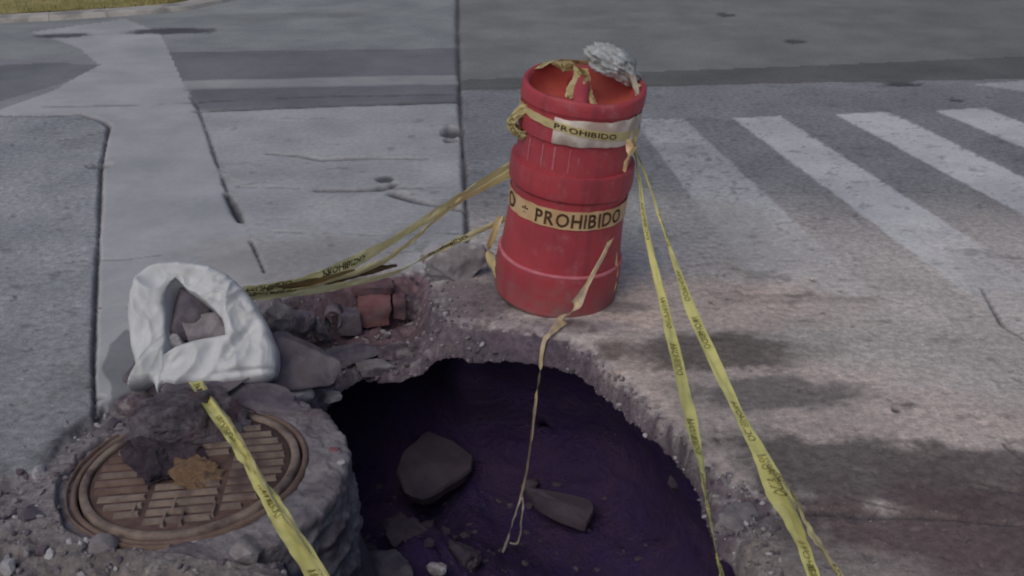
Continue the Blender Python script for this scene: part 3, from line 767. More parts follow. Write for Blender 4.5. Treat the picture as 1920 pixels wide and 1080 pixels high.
for k in range(-6, 7):
    y = k*.038; hw = .0095
    lim = math.sqrt(max(0, RR*RR - (abs(y)+hw)**2))
    if lim < .03: continue
    segs = [(-.26, -.100), (-.085, .095), (.110, .26)]
    for (a, b_) in segs:
        a = max(a, -lim); b_ = min(b_, lim)
        if b_ - a < .02: continue
        if abs(y) < .05 and a > -.12 and b_ < .10: continue
        barbox(a, b_, y-hw, y+hw, mat=M_iron if (k*3 + int(a*50)) % 3 == 0 else M_iron_l)
for (xa, ya) in ((-.035, -.225), (.012, -.225), (.09, -.2), (-.125, -.17), (-.02, -.16)):
    barbox(xa, xa+.013, ya-.03, ya+.025, .0155)
lathe('centre_boss', [(.0005, .010), (.04, .010), (.055, .008), (.058, .003)], M_iron, cov, 32)
# orange crumpled scrap
rock('orange_scrap', 'flattened orange rust coloured lump in the middle of the manhole cover', gp(380, 884, .016), (.11, .13, .035), 88, M_orange, rot=(.1, .1, .3), cat='scrap', rough=.5)

# ------------------------------------------------------------------ sack with rocks
SY = 3.13
sc_c = yp(375, 612, SY)
nrm = Vector((-.05, -math.cos(R(40)), math.sin(R(40)))).normalized()
def onpl(px, py):
    d = ray(px, py); o = Vector((0, 0, CAM_H)); t = (sc_c - o).dot(nrm)/d.dot(nrm); return o + d*t
outer = [(238, 600), (244, 650), (256, 690), (247, 712), (236, 730), (266, 722), (282, 716), (296, 743), (306, 722), (340, 726), (380, 728), (430, 725), (475, 716), (512, 700), (517, 655), (510, 635), (492, 590), (466, 550), (430, 515), (400, 499), (365, 491), (330, 487), (290, 491), (264, 506), (248, 532), (240, 565)]
inner = [(311, 590), (310, 615), (311, 645), (309, 664), (322, 655), (330, 650), (345, 644), (365, 638), (385, 634), (405, 631), (422, 628), (420, 610), (415, 596), (400, 577), (380, 562), (362, 549), (350, 540), (338, 528), (328, 517), (318, 527), (311, 540), (308, 555), (309, 572)]
def catmull(p, n, closed=True):
    p = [Vector(q) for q in p]; m = len(p); out = []
    for i in range(n):
        t = i*(m if closed else m-1)/(n if closed else n-1); k = int(t); f = t-k
        def g(j): return p[j % m] if closed else p[max(0, min(m-1, j))]
        a, b, c, d = g(k-1), g(k), g(k+1), g(k+2)
        out.append(.5*((2*b) + (c-a)*f + (2*a-5*b+4*c-d)*f*f + (3*b-a-3*c+d)*f**3))
    return out
NB = 420
O3 = [onpl(*q) for q in outer]; I3 = [onpl(*q) for q in inner]
O3 = resample(catmull(O3, 400), NB); I3 = resample(I3, NB)
O3 = [O3[i].lerp((O3[(i-3) % NB] + O3[(i+3) % NB])/2, .5) for i in range(NB)]
# align starting points by angle so that the two outlines correspond
ci = sum(I3, Vector())/NB; ax_u = nrm.cross(Vector((1, 0, 0))).normalized(); ax_r = ax_u.cross(nrm).normalized()
def ang(p, c): v = p-c; return math.atan2(v.dot(ax_u), v.dot(ax_r)) % (2*math.pi)
def by_angle(L, c):
    A = sorted((ang(p, c), i) for i, p in enumerate(L)); return A
def pick(L, c, a):
    best = min(range(len(L)), key=lambda i: abs((ang(L[i], c) - a + math.pi) % (2*math.pi) - math.pi)); return best
i0 = pick(I3, ci, 0.0); o0 = pick(O3, ci, 0.0)
def orient(L, c):
    s = sum((L[i]-c).cross(L[(i+1) % NB]-c).dot(nrm) for i in range(NB)); return s > 0
I3 = I3[i0:] + I3[:i0]; O3 = O3[o0:] + O3[:o0]
if orient(I3, ci) != orient(O3, ci): O3 = [O3[0]] + O3[1:][::-1]
prof = [(-.08, -.11), (-.04, -.06), (-.01, -.02), (.0, -.004), (.02, .008), (.06, .016), (.12, .021), (.20, .025), (.30, .028), (.40, .031), (.50, .034), (.60, .036), (.70, .036), (.80, .033), (.88, .024), (.94, .010), (.98, -.008), (1.0, -.032), (.985, -.06), (.95, -.09), (.86, -.12), (.7, -.15), (.5, -.165), (.25, -.17)]
prof = [(a[0] + (b[0]-a[0])*f, a[1] + (b[1]-a[1])*f) for a, b in zip(prof[:-1], prof[1:]) for f in (0, .34, .67)] + [prof[-1]]
vs = []; fs = []; m = len(prof)
for i in range(NB):
    a, b = I3[i], O3[i]; wdt = (b-a).length
    for k, (t, h) in enumerate(prof):
        p = a.lerp(b, t) if t >= 0 else a + (ci-a)*(-t*2)
        u = i/NB*2*math.pi
        hs = min(1, wdt/.14)
        q0 = p*5.0
        dn_ = Vector((mn.noise(q0*.5), mn.noise(q0*.5 + Vector((9, 0, 0))), mn.noise(q0*.5 + Vector((0, 9, 0)))))*.9
        q1 = Vector((p.x*4 + p.z*5, p.x*7 - p.z*5, p.y*4)) + dn_
        cre = .010 + mn.noise(q0*1.0 + Vector((7, 3, 1)))*.016
        cre -= (abs(mn.noise(q1*.8 + Vector((4, 1, 2))))**.8)*.060 - .010
        cre -= (abs(mn.noise(q1*1.9 + Vector((2, 5, 1))))**.8)*.026
        cre -= abs(mn.noise(q1*4.2 + Vector((3, 2, 7))))*.006
        cre -= .026*math.exp(-((proj(p)[0]-455 + (proj(p)[1]-635)*.8)/12.)**2)*smooth1((proj(p)[1]-590)/40.)*smooth1((690-proj(p)[1])/40.)
        cre -= .018*math.exp(-((proj(p)[1]-702 + (proj(p)[0]-440)*.12)/5.)**2)*smooth1((proj(p)[0]-380)/50.)
        low = smoothstep(.2, .0, np.array(abs((proj(p)[1]-705)/100.)))*0
        w_ = math.sin(math.pi*min(1, max(0, t)))
        p = p + nrm*(h*hs + cre*(.15 + .85*w_**.6)) 
        if 0 < t <= 1: p += (b-a).normalized()*cre*.15
        vs.append(p)
for i in range(NB):
    j = (i+1) % NB
    for k in range(m-1): fs.append((i*m+k, i*m+k+1, j*m+k+1, j*m+k))
bag = empty('white_sack', gp(375, 740)); tag(bag, 'open white plastic sack holding rocks behind the manhole cover', 'sack')
bagm = mesh('sack_body', vs, fs, M_bag, None, True)
md = bagm.modifiers.new('thickness', 'SOLIDIFY'); md.thickness = .0015
bagm.parent = bag; bagm.matrix_parent_inverse = Matrix.Translation(-bag.location)
# lining
vs = []; fs = []
prof2 = [(.0, -.012), (-.02, -.05), (-.04, -.09), (-.12, -.13), (-.25, -.15), (-.45, -.155)]
m = len(prof2)
for i in range(NB):
    a = I3[i]
    for k, (t, h) in enumerate(prof2): vs.append(a + (ci-a)*(-t*2) + nrm*h)
for i in range(NB):
    j = (i+1) % NB
    for k in range(m-1): fs.append((i*m+k, j*m+k, j*m+k+1, i*m+k+1))
ln = mesh('lining', vs, fs, noise_mat('sack_lining', (.30, .28, .30), (.42, .40, .42), 9, 4, .8, .2, 40), None, True); ln.parent = bag; ln.matrix_parent_inverse = Matrix.Translation(-bag.location)
def inbag(px, py, dn, d, seed, mat, lab, rot):
    o = rock('rock', lab, onpl(px, py) - nrm*dn, d, seed, mat, rot=rot, rough=.06); return o
inbag(345, 568, .085, (.17, .18, .15), 71, M_conc_d, 'darker upper rock inside the white sack', (.4, .1, .2))
inbag(378, 612, .055, (.17, .15, .14), 72, M_conc, 'rounded lower rock inside the white sack', (.3, .1, -.3))
inbag(322, 636, .05, (.06, .05, .05), 73, M_conc_l, 'small pale stone in the lower left corner of the sack opening', (.3, .5, .3))
# filler so that the sack has a floor of rubble beneath it
rk(420, 705, .05, (.30, .26, .16), 75, M_conc_d, 'dark block the white sack rests on', name='concrete_chunk', cat='concrete chunk', rot=(.1, 0, .2))
rk(300, 690, .04, (.22, .22, .14), 76, M_conc_d, 'dark block under the left end of the white sack', name='concrete_chunk', cat='concrete chunk', rot=(.1, 0, .6))

# ------------------------------------------------------------------ drum
base = gp(1040, 548)
lean_front = R(5)
# find sideways lean and length so that the axis top projects to (1083,140)
best = None
for li in range(-40, 200, 2):
    ls = R(li/10)
    ax = Vector((math.sin(ls), -math.sin(lean_front), math.cos(ls))).normalized()
    for hi in range(60, 110):
        q = proj(base + ax*hi*.01); e = (q[0]-1097)**2 + (q[1]-141)**2
        if best is None or e < best[0]: best = (e, ax, hi*.01)
_, AX, DH = best
zx = AX; xx = (Vector((1, 0, 0)) - zx*zx.x).normalized(); yy = zx.cross(xx)
DM = Matrix(((xx.x, yy.x, zx.x, base.x), (xx.y, yy.y, zx.y, base.y), (xx.z, yy.z, zx.z, base.z), (0, 0, 0, 1)))
def rad(pxw, t): return pxw/2/F*proj(base + AX*t)[2]
def t_front(py, pxw):
    lo, hi = -.2, 1.3
    for _ in range(40):
        mid = (lo+hi)/2; p = base + AX*mid - yy*rad(pxw, mid)
        if proj(p)[1] > py: lo = mid
        else: hi = mid
    return (lo+hi)/2
TP = {}
def kz(py, w): return t_front(py, w), rad(w, t_front(py, w))
z_b, r_b = kz(600, 228)
prof = [(z_b+.0, r_b*.97), (z_b+.012, r_b), kz(560, 233), kz(528, 233), kz(523, 231), kz(518, 223), kz(470, 219), kz(434, 217), kz(430, 216), kz(394, 217), kz(386, 219), kz(382, 229), kz(374, 232), kz(345, 231), kz(338, 229), kz(334, 213), kz(300, 211), kz(284, 212), kz(279, 214), kz(277, 221), kz(250, 222), kz(229, 221), kz(224, 223), kz(221, 227), kz(210, 228), kz(196, 227), kz(190, 225)]
ztop = prof[-1][0]; rtop = prof[-1][1]
ZB = z_b
def dent(a, z):
    k = .008*math.sin(2*a + .8)*(z/.8)**2 + .004*mn.noise(Vector((math.cos(a)*1.6, math.sin(a)*1.6, z*4)))
    k -= .014*math.exp(-((a+math.pi*.42)/.22)**2 - ((z-.62)/.05)**2)
    k += .010*max(0, -math.sin(a*1 - .5))*math.exp(-((z-ztop)/.07)**2)
    return k
def densify(pr, step=.012):
    out = []
    for (z0, r0), (z1, r1) in zip(pr[:-1], pr[1:]):
        n_ = max(1, int(abs(z1-z0)/step))
        for i in range(n_): f = i/n_; out.append((z0+(z1-z0)*f, r0+(r1-r0)*f))
    out.append(pr[-1]); return out
def rimdz(a, z):       # rim sags to the front right
    w_ = max(0, min(1, (z-(ztop-.09))/.09)); w_ = w_*w_
    return w_*(-.020*max(0, -math.sin(a + .2))**1.5 + .006*math.sin(3*a+1))
def drum_lathe(name, pr, mat, n=128, a0=0, a1=2*math.pi, off=0, parent=None, rag=0, seed=0):
    vs = []; fs = []; m = len(pr); full = abs(a1-a0-2*math.pi) < 1e-6
    cnt = n if full else n+1
    for i in range(cnt):
        a = a0 + (a1-a0)*i/n
        for k, (z, r) in enumerate(pr):
            zz = z + rimdz(a, z)
            if rag and k in (0, m-1): zz += rag*mn.fractal(Vector((a*3, k, seed)), .8, 2, 3)
            rr = r + off + dent(a, z)*(1 if r > .1 else 0)
            vs.append((math.cos(a)*rr, math.sin(a)*rr, zz))
    for i in range(n):
        j = (i+1) % cnt
        for k in range(m-1): fs.append((i*m+k, j*m+k, j*m+k+1, i*m+k+1))
    o = mesh(name, vs, fs, mat, parent, True)
    return o
drum = empty('traffic_drum'); drum.matrix_world = DM
tag(drum, 'red plastic traffic drum wrapped in barrier tape behind the hole', 'traffic drum')
body_prof = densify(prof) + [(ztop+.006, rtop-.006), (ztop+.006, rtop-.014), (ztop-.004, rtop-.024)]
_b = drum_lathe('body', body_prof, M_red, parent=drum)
try: _b.data.set_sharp_from_angle(angle=R(24))
except Exception: pass
drum_lathe('top_recess', [(ztop-.003, rtop-.0238), (ztop-.02, rtop-.028), (ztop-.05, rtop-.034), (ztop-.075, rtop-.05), (ztop-.085, rtop-.1), (ztop-.087, .02), (ztop-.087, .0005)], M_redin, parent=drum)
def rr_at(z):
    for (z0, r0), (z1, r1) in zip(prof[:-1], prof[1:]):
        if z0 <= z <= z1 and z1 > z0: return r0+(r1-r0)*(z-z0)/(z1-z0)
    return prof[-1][1]
# raised bead line above the base and its worn notch
zb1 = kz(522, 229)[0]
drum_lathe('moulded_bead', [(zb1-.006, rr_at(zb1)+.001), (zb1-.003, rr_at(zb1)+.004), (zb1+.003, rr_at(zb1)+.003), (zb1+.006, rr_at(zb1+.006)+.001)], M_redstreak, parent=drum)
# white reflective sheet (torn on the left)
zw0, zw1 = kz(278, 222)[0], kz(228, 222)[0]
drum_lathe('reflective_band', [(zw0, rr_at(zw0)+.0), (zw0+.004, rr_at(zw0+.02)+.001), (zw1-.004, rr_at(zw1-.02)+.001), (zw1, rr_at(zw1)+.0)], M_white, 60, R(-118), R(40), .0025, drum, .006, 3)
# handle across the top
def tube(pts, rads, name, mat, parent=None, n=10, flat=1.0):
    vs = []; fs = []
    for i, p in enumerate(pts):
        p = Vector(p); d = (Vector(pts[min(i+1, len(pts)-1)]) - Vector(pts[max(0, i-1)])).normalized()
        s = d.cross(Vector((0, 0, 1)));  s = s.normalized() if s.length > .01 else Vector((1, 0, 0)); u = s.cross(d)
        for k in range(n):
            a = 2*math.pi*k/n; vs.append(p + s*math.cos(a)*rads[i] + u*math.sin(a)*rads[i]*flat)
    for i in range(len(pts)-1):
        for k in range(n): fs.append((i*n+k, i*n+(k+1) % n, (i+1)*n+(k+1) % n, (i+1)*n+k))
    fs.append(tuple(range(n))[::-1]); fs.append(tuple((len(pts)-1)*n+k for k in range(n)))
    return mesh(name, vs, fs, mat, parent, True)
hp = [(-.02 + .01*math.sin(t*3), (t-.5)*2*(rtop-.035), ztop-.085 + .085*math.sin(math.pi*t)**.6) for t in [i/16 for i in range(17)]]
tube(hp, [.030]*17, 'handle', M_red, drum, 12, .8)
# scuffed vertical streaks in the recessed band
zs0, zs1 = kz(328, 216)[0], kz(284, 217)[0]
for (px_, w_) in ((948, .012), (970, .006), (993, .004), (1013, .007), (1040, .003), (1058, .006), (1073, .006)):
    a = math.asin(max(-1, min(1, (px_-1058)/108.))); ac = -math.pi/2 + a
    dw = w_/.2
    drum_lathe('scuff_streak', [(zs0, rr_at(zs0)), (zs0+.01, rr_at(zs0+.01)+.0006), (zs1-.01, rr_at(zs1-.01)+.0006), (zs1, rr_at(zs1))], M_redstreak, 3, ac-dw/2, ac+dw/2, .0012, drum)

# ------------------------------------------------------------------ tape
_txt = {}
def text_geo(s):
    if s in _txt: return _txt[s]
    cu = bpy.data.curves.new('t', 'FONT'); cu.body = s; cu.size = 1; cu.resolution_u = 2; cu.offset = .018
    o = bpy.data.objects.new('t', cu); COL.objects.link(o); bpy.context.view_layer.update()
    dg = bpy.context.evaluated_depsgraph_get(); me = o.evaluated_get(dg).to_mesh()
    v = np.array([x.co[:] for x in me.vertices]); f = [tuple(p.vertices) for p in me.polygons]
    o.evaluated_get(dg).to_mesh_clear(); bpy.data.objects.remove(o); bpy.data.curves.remove(cu)
    v[:, 0] -= v[:, 0].min(); v[:, 1] -= v[:, 1].min(); v /= v[:, 1].max()
    _txt[s] = (v[:, :2], f, v[:, 0].max()); return _txt[s]
_gl = {}
def glyph(ch):
    if ch not in _gl:
        cu = bpy.data.curves.new('t', 'FONT'); cu.body = ch; cu.size = 1.4; cu.resolution_u = 3; cu.offset = .035
        o = bpy.data.objects.new('t', cu); COL.objects.link(o); bpy.context.view_layer.update()
        ev = o.evaluated_get(bpy.context.evaluated_depsgraph_get()); me = ev.to_mesh()
        v = [(x.co.x, x.co.y + (.0 if ch != '*' else -.25)) for x in me.vertices]; f = [tuple(p.vertices) for p in me.polygons]
        bmg = bmesh.new(); bmg.from_mesh(me)
        for q in range(-1, 14):
            for nrm_, co_ in (((1, 0, 0), (q*.12, 0, 0)), ((0, 1, 0), (0, q*.12, 0))):
                bmesh.ops.bisect_plane(bmg, geom=bmg.verts[:]+bmg.edges[:]+bmg.faces[:], plane_co=co_, plane_no=nrm_)
        bmg.verts.index_update(); v = [(x.co.x, x.co.y + (.0 if ch != '*' else -.25)) for x in bmg.verts]; f = [tuple(k.index for k in p.verts) for p in bmg.faces]; bmg.free()
        ev.to_mesh_clear(); bpy.data.objects.remove(o); bpy.data.curves.remove(cu); _gl[ch] = (v, f)
    return _gl[ch]
def adv(ch):
    v = glyph(ch)[0]; return max(p[0] for p in v) + .09
M_print = noise_mat('worn_black_print', (.05, .03, .018), (.11, .06, .035), 30, 4, .6, .05, 60)
TGROUP = 'strands of yellow barrier tape'
def ribbon(label, pts, widths, rolls, mat=M_tape, n=140, seed=0, text='PROHIBIDO', tspan=None, crinkle=.006, cup=.25, name='barrier_tape', group=TGROUP, ths=.55, cat='tape', ref=None):
    P = catmull(pts, n, False)
    t_ = np.linspace(0, len(pts)-1, n)
    wd = np.interp(t_, range(len(widths)), widths) if len(widths) == len(pts) else np.interp(np.linspace(0, 1, n), np.linspace(0, 1, len(widths)), widths)
    rl = np.interp(np.linspace(0, 1, n), np.linspace(0, 1, len(rolls)), rolls)
    fr = []
    for i in range(n):
        T_ = (P[min(i+1, n-1)] - P[max(i-1, 0)]).normalized()
        rf = ref or Vector((0, 0, 1))
        s = T_.cross(rf)
        if s.length < .05: s = Vector((1, 0, 0))
        s.normalize(); nn = s.cross(T_).normalized()
        a = R(rl[i]); s2 = s*math.cos(a) + nn*math.sin(a); n2 = nn*math.cos(a) - s*math.sin(a)
        fr.append((P[i], s2, n2, wd[i]))
    def surf(i_f, v):      # v in -1..1
        i = max(0, min(n-1.001, i_f)); k = int(i); f = i-k
        p = fr[k][0].lerp(fr[k+1][0], f); s = fr[k][1].lerp(fr[k+1][1], f).normalized(); nn = fr[k][2].lerp(fr[k+1][2], f).normalized(); w = fr[k][3]*(1-f) + fr[k+1][3]*f
        c = mn.fractal(Vector((i*.10, v*1.6, seed)), .9, 2, 3)*crinkle
        edge = 1 + .10*mn.noise(Vector((i*.21, v*3, seed+7)))
        return p + s*v*w*.5*edge + nn*(c + cup*w*.5*(v*v-.3)*math.sin(i*.06+seed)), nn
    NV = 7; vs = []; fs = []
    for i in range(n):
        for k in range(NV): vs.append(surf(i, -1 + 2*k/(NV-1))[0])
    for i in range(n-1):
        for k in range(NV-1): fs.append((i*NV+k, i*NV+k+1, (i+1)*NV+k+1, (i+1)*NV+k))
    o = mesh(name, vs, fs, mat, None, True)
    tag(o, label, cat, group)
    if text:
        tv, tf, tw = text_geo(text)
        L = [0]
        for i in range(n-1): L.append(L[-1] + (P[i+1]-P[i]).length)
        L = np.array(L); tot = L[-1]
        h = .022; pos = .02; vs = []; fs = []; rtx = random.Random(seed)
        a0, a1 = tspan or (0, 1)
        while pos < tot*a1:
            hh = h*1.1
            if pos >= tot*a0:
                for sg in (1, -1):
                    b = len(vs)
                    for (x, y) in tv:
                        s_ = pos + x*hh
                        if s_ > tot: s_ = tot
                        q, nn = surf(float(np.interp(s_, L, range(n))), (y-.5)*2*ths*sg)
                        vs.append(q + nn*.0011*sg)
                    fs.extend([tuple(b+k for k in f) for f in tf])
            pos += tw*hh + rtx.uniform(.06, .30)
        if vs: 
            lt = mesh('lettering', vs, fs, (M_faded_d if seed in (3, 4, 5) else M_faded), o); lt['kind'] = 'stuff'
    return o
def Tz(lst): return [gp(a, b, z) for a, b, z in lst]
# near-left strand (two folds running together)
ribbon('near left strand of yellow tape running from under the sack across the manhole cover',
       Tz([(366, 715, .10), (392, 760, .115), (430, 815, .13), (465, 870, .14), (500, 925, .15), (535, 985, .16), (585, 1065, .17), (660, 1190, .15), (740, 1400, .02), (760, 1500, .008)]),
       [.040, .034, .034, .030, .040, .050, .052, .055, .05, .04], [5, -12, 20, -10, 18, -8, 10], seed=1, crinkle=.010)
ribbon('thin folded tape edge lying along the near left yellow strand',
       Tz([(380, 720, .115), (412, 765, .12), (446, 812, .14), (478, 868, .15), (512, 935, .17), (552, 992, .18), (602, 1068, .19), (690, 1190, .16), (770, 1400, .03), (790, 1490, .01)]),
       [.016, .020, .014, .018, .014, .022, .020, .02, .02, .015], [40, 60, 30, 70, 40], seed=2, mat=M_tape_w, text=None, crinkle=.006)
# left strands to the drum
drum_l = 3.95
ribbon('upper strand of yellow tape from the sack up to the left side of the drum',
       [gp(452, 548, .29), gp(530, 533, .27), gp(620, 508, .27), gp(700, 474, .29), gp(780, 425, .34), gp(830, 390, .38), gp(880, 355, .42), yp(972, 304, 3.95)],
       [.045, .055, .05, .06, .04, .042, .045, .04], [70, 50, 80, 60, 85, 60, 80], seed=3, mat=M_tape_b, n=170, tspan=(0, .3))
ribbon('middle strand of yellow tape sagging low between the sack and the drum',
       [gp(455, 552, .28), gp(540, 545, .25), gp(640, 522, .24), gp(720, 490, .26), gp(780, 445, .31), gp(830, 400, .36), gp(872, 372, .40), yp(974, 318, 3.95)],
       [.03, .05, .04, .034, .024, .022, .03, .03], [55, 30, 60, 80, 60, 80], seed=4, mat=M_tape_b, n=170, tspan=(0, .25))
ribbon('lowest strand of yellow tape passing above the pale rock to the drum',
       [gp(470, 560, .26), gp(560, 548, .22), gp(650, 535, .19), gp(740, 512, .16), gp(800, 480, .17), gp(850, 455, .2), gp(890, 438, .23), yp(962, 405, 3.95)],
       [.02, .035, .03, .022, .026, .03, .03, .03], [60, 75, 50, 80, 60], seed=5, mat=M_tape_b, n=170, tspan=(.55, 1))
ribbon('dark tape strip coloured as the shade under the strands over the broken pavement edge',
       [gp(500, 543, .26), gp(570, 534, .245), gp(640, 520, .235), gp(700, 506, .23), gp(745, 497, .22)],
       [.02, .035, .04, .035, .01], [70, 78, 70], seed=6, mat=noise_mat('painted_tape_shade', (.12, .085, .045), (.17, .12, .06), 10, 4, .6, .1, 30), text=None, n=80)  # dark brown ribbon stands in for the shading beneath the strands
ribbon('short yellow tape end hanging at the lower left of the drum',
       [yp(938, 405, 3.9), yp(925, 440, 3.88), yp(916, 468, 3.85), yp(924, 500, 3.84), yp(930, 522, 3.82)],
       [.02, .03, .035, .03, .01], [80, 70, 100, 80], seed=7, mat=M_tape_w, text=None, n=50)
# right strands towards the camera
ribbon('right inner strand of yellow tape ending at the right rim of the hole',
       [yp(1186, 262, 3.95), gp(1196, 320, .50), gp(1206, 400, .40), gp(1222, 480, .31), gp(1243, 565, .24), gp(1264, 655, .20), gp(1284, 740, .18), gp(1304, 830, .17), gp(1320, 905, .16), gp(1332, 980, .15), gp(1352, 1070, .14), gp(1372, 1160, .12), gp(1440, 1330, .03), gp(1470, 1420, .008)],
       [.012, .014, .018, .022, .028, .040, .038, .036, .024, .016, .030, .03, .03, .03], [70, 30, -20, 15, 10, 60, 75, 20, 10], seed=8, n=220)
ribbon('right outer strand of yellow tape spreading wide over the pavement crack',
       [yp(1188, 266, 3.95), gp(1215, 340, .47), gp(1242, 420, .38), gp(1265, 490, .32), gp(1296, 580, .27), gp(1340, 680, .23), gp(1388, 780, .20), gp(1430, 860, .18), gp(1462, 925, .17), gp(1490, 985, .17), gp(1515, 1050, .17), gp(1550, 1150, .15), gp(1620, 1310, .04), gp(1660, 1400, .008)],
       [.012, .012, .014, .022, .036, .036, .034, .044, .068, .050, .030, .03, .03, .03], [60, 40, 20, -15, 15, -10, 25, 5, 0, 30], seed=9, n=220)
ribbon('torn side piece of tape curling off the right outer strand at the bottom',
       [gp(1440, 872, .19), gp(1478, 915, .19), gp(1505, 965, .18), gp(1530, 1010, .18), gp(1562, 1060, .18), gp(1610, 1140, .15), gp(1680, 1280, .03), gp(1710, 1350, .008)],
       [.015, .03, .026, .03, .018, .015, .015, .012], [30, 60, 20, 70, 30], seed=10, n=90, mat=M_tape_w, crinkle=.01)
# strand dangling in front of the drum into the hole
fr_d = 3.60
ribbon('pale tape strand hanging from the drum down into the hole',
       [yp(1150, 440, 3.72), yp(1128, 485, 3.62), yp(1100, 535, 3.55), yp(1078, 575, 3.50), gp(1058, 598, .02), gp(1036, 620, .012), gp(1020, 640, -.01), gp(1013, 690, -.10), gp(1006, 740, -.22), gp(997, 810, -.36), gp(988, 880, -.50), gp(978, 930, -.60)],
       [.016, .014, .018, .042, .044, .024, .016, .013, .010, .012, .011, .012], [40, 60, 40, 10, 20, 50, 80, 60], seed=11, n=200, mat=M_tape_k, text=None, crinkle=.004)
ribbon('left side of the loop at the end of the dangling tape strand',
       [gp(978, 928, -.60), gp(964, 968, -.66), gp(954, 1005, -.72), gp(942, 1036, -.73)], [.010, .008, .008, .006], [50, 70, 50], seed=12, n=40, mat=M_tape_p, text=None)
ribbon('right side of the loop at the end of the dangling tape strand',
       [gp(980, 928, -.60), gp(978, 968, -.66), gp(972, 1015, -.74), gp(956, 1018, -.745)], [.010, .008, .008, .006], [50, 70, 50], seed=13, n=40, mat=M_tape_p, text=None)
# bands round the drum, in drum coordinates
def wrap(label, zc, hgt, a0, a1, slope, mat, text, th, seed, off=.004, tstart=None, lw=.62, squash=1.0, wid=1.0, star=False):
    n = 150; nv = 6; vs = []; fs = []
    def S(a, v, o=0):
        z = zc(a) + v*hgt*.5*(1 + .06*mn.noise(Vector((a*4, v, seed))))
        z += .0035*mn.noise(Vector((a*5, 1, seed)))
        r = max(rr_at(z), rr_at(z+.012), rr_at(z-.012)) + off + o + dent(a, z) + .0022*mn.noise(Vector((a*9, v*2, seed+3)))
        return (math.cos(a)*r, math.sin(a)*r, z + rimdz(a, z))
    for i in range(n+1):
        a = a0 + (a1-a0)*i/n
        for k in range(nv): vs.append(S(a, -1+2*k/(nv-1)))
    for i in range(n):
        for k in range(nv-1): fs.append((i*nv+k, (i+1)*nv+k, (i+1)*nv+k+1, i*nv+k+1))
    o = mesh('barrier_tape', vs, fs, mat, None, True); o.matrix_world = DM
    tag(o, label, 'tape', TGROUP)
    glyphs = []
    for (s_, ast, wscale) in text:
        pen = 0
        for ch in s_:
            glyphs.append((ch, ast, wscale, pen)); pen += adv(ch)
    for (ch, ast, wscale, pen) in glyphs:
        vs = []; fs = []; tv, tf = glyph(ch); b = 0
        H_ = hgt*lw*squash; r0 = rr_at(zc(ast)) + off
        for (x, y) in tv:
            a = ast + (x+pen)*H_*wscale/r0; vs.append(S(a, (y-.5)*2*lw*squash + (1-squash)*.0, .0012))
        mesh('letter', vs, tf, M_print, o)
    return o
zt = lambda a: kz_mid + .0*a
kz_mid = (kz(396, 217)[0] + kz(430, 217)[0])/2; kz_h = kz(396, 217)[0] - kz(430, 217)[0]
def ang_px(px, c=1044, hw=109): return -math.pi/2 + math.asin(max(-1, min(1, (px-c)/hw)))
asd = ang_px(980)
tw_p = sum(adv(c) for c in 'PROHIBIDO')
need = (ang_px(1138) - asd)*rr_at(kz_mid)
ws = need/(tw_p*kz_h*.74)
wrap('cream tape band reading PROHIBIDO round the middle of the drum', lambda a: kz_mid + .004*math.sin(a+1), kz_h, -math.pi, math.pi*.999, 0, M_tape_o,
     [('PROHIBIDO', asd, ws), ('*', ang_px(958), 1.0), ('O', ang_px(936), 1.2)], .6, 21, lw=.74)
zc_l, zc_r = kz(222, 222)[0], kz(263, 222)[0]
def zupper(a):
    t = (a - ang_px(985, 1070, 112))/(ang_px(1165, 1070, 112) - ang_px(985, 1070, 112)); t = max(-.6, min(1.4, t))
    return kz(238, 222)[0]*(1-t) + kz(262, 222)[0]*t
asu = ang_px(1018, 1070, 112); neu = (ang_px(1140, 1070, 112) - asu)*.2
wrap('folded tape with half hidden black letters across the white band of the drum', zupper, .030, R(-175), R(30), 0, M_tape_w,
     [('PROHIBIDO', asu, neu/(tw_p*.030*.62))], .6, 23, off=.006, lw=.62)
# bunched tape at the upper left and right of the drum
def bunch(label, loc, r, seed, mat, turns=3.2, flat=1, group=TGROUP):
    rnd = random.Random(seed); pts = []
    n_ = int(turns*7); ph = rnd.random()*6
    ax_ = Vector((rnd.gauss(0,1), rnd.gauss(0,1), rnd.gauss(0,1))).normalized()
    for i in range(n_):
        a = ph + i*2*math.pi/6.2
        v = Vector((math.cos(a)*r*rnd.uniform(.5, 1), math.sin(a*.7)*r*.5*flat, math.sin(a)*r*rnd.uniform(.6, 1.2)))
        pts.append(loc + v)
    return ribbon(label, pts, [.022, .032, .026, .034, .02], [20, 80, 140, 60, 10, 90], seed=seed, mat=mat, n=n_*12, text='PROHIBIDO', crinkle=.008, ths=.6)
pl = DM @ Vector((-.185, -.10, kz(215, 222)[0]))
bunch('bunched yellow tape at the upper left of the drum', yp(985, 230, (DM @ Vector((-.19, -.08, .65))).y), .055, 41, M_tape_w, 3.6)
bunch('knotted tape at the upper right side of the drum', yp(1168, 266, (DM @ Vector((.19, -.08, .62))).y), .040, 43, M_tape_w, 3.0)
ribbon('short tape tail hanging from the knot on the right of the drum',
       [yp(1176, 262, 3.6), yp(1182, 285, 3.6), yp(1176, 305, 3.62), yp(1170, 322, 3.64)], [.02, .03, .028, .012], [80, 60, 100], seed=44, n=40, mat=M_tape_o, text=None)
ribbon('pale tape strip running down from the bag past the right rim of the drum',
       [yp(1186, 140, 3.74), yp(1193, 170, 3.74), yp(1196, 200, 3.72), yp(1190, 235, 3.68), yp(1182, 262, 3.66)], [.02, .02, .016, .018, .018], [80, 95, 70], seed=45, n=50, mat=M_tape_p, text=None)
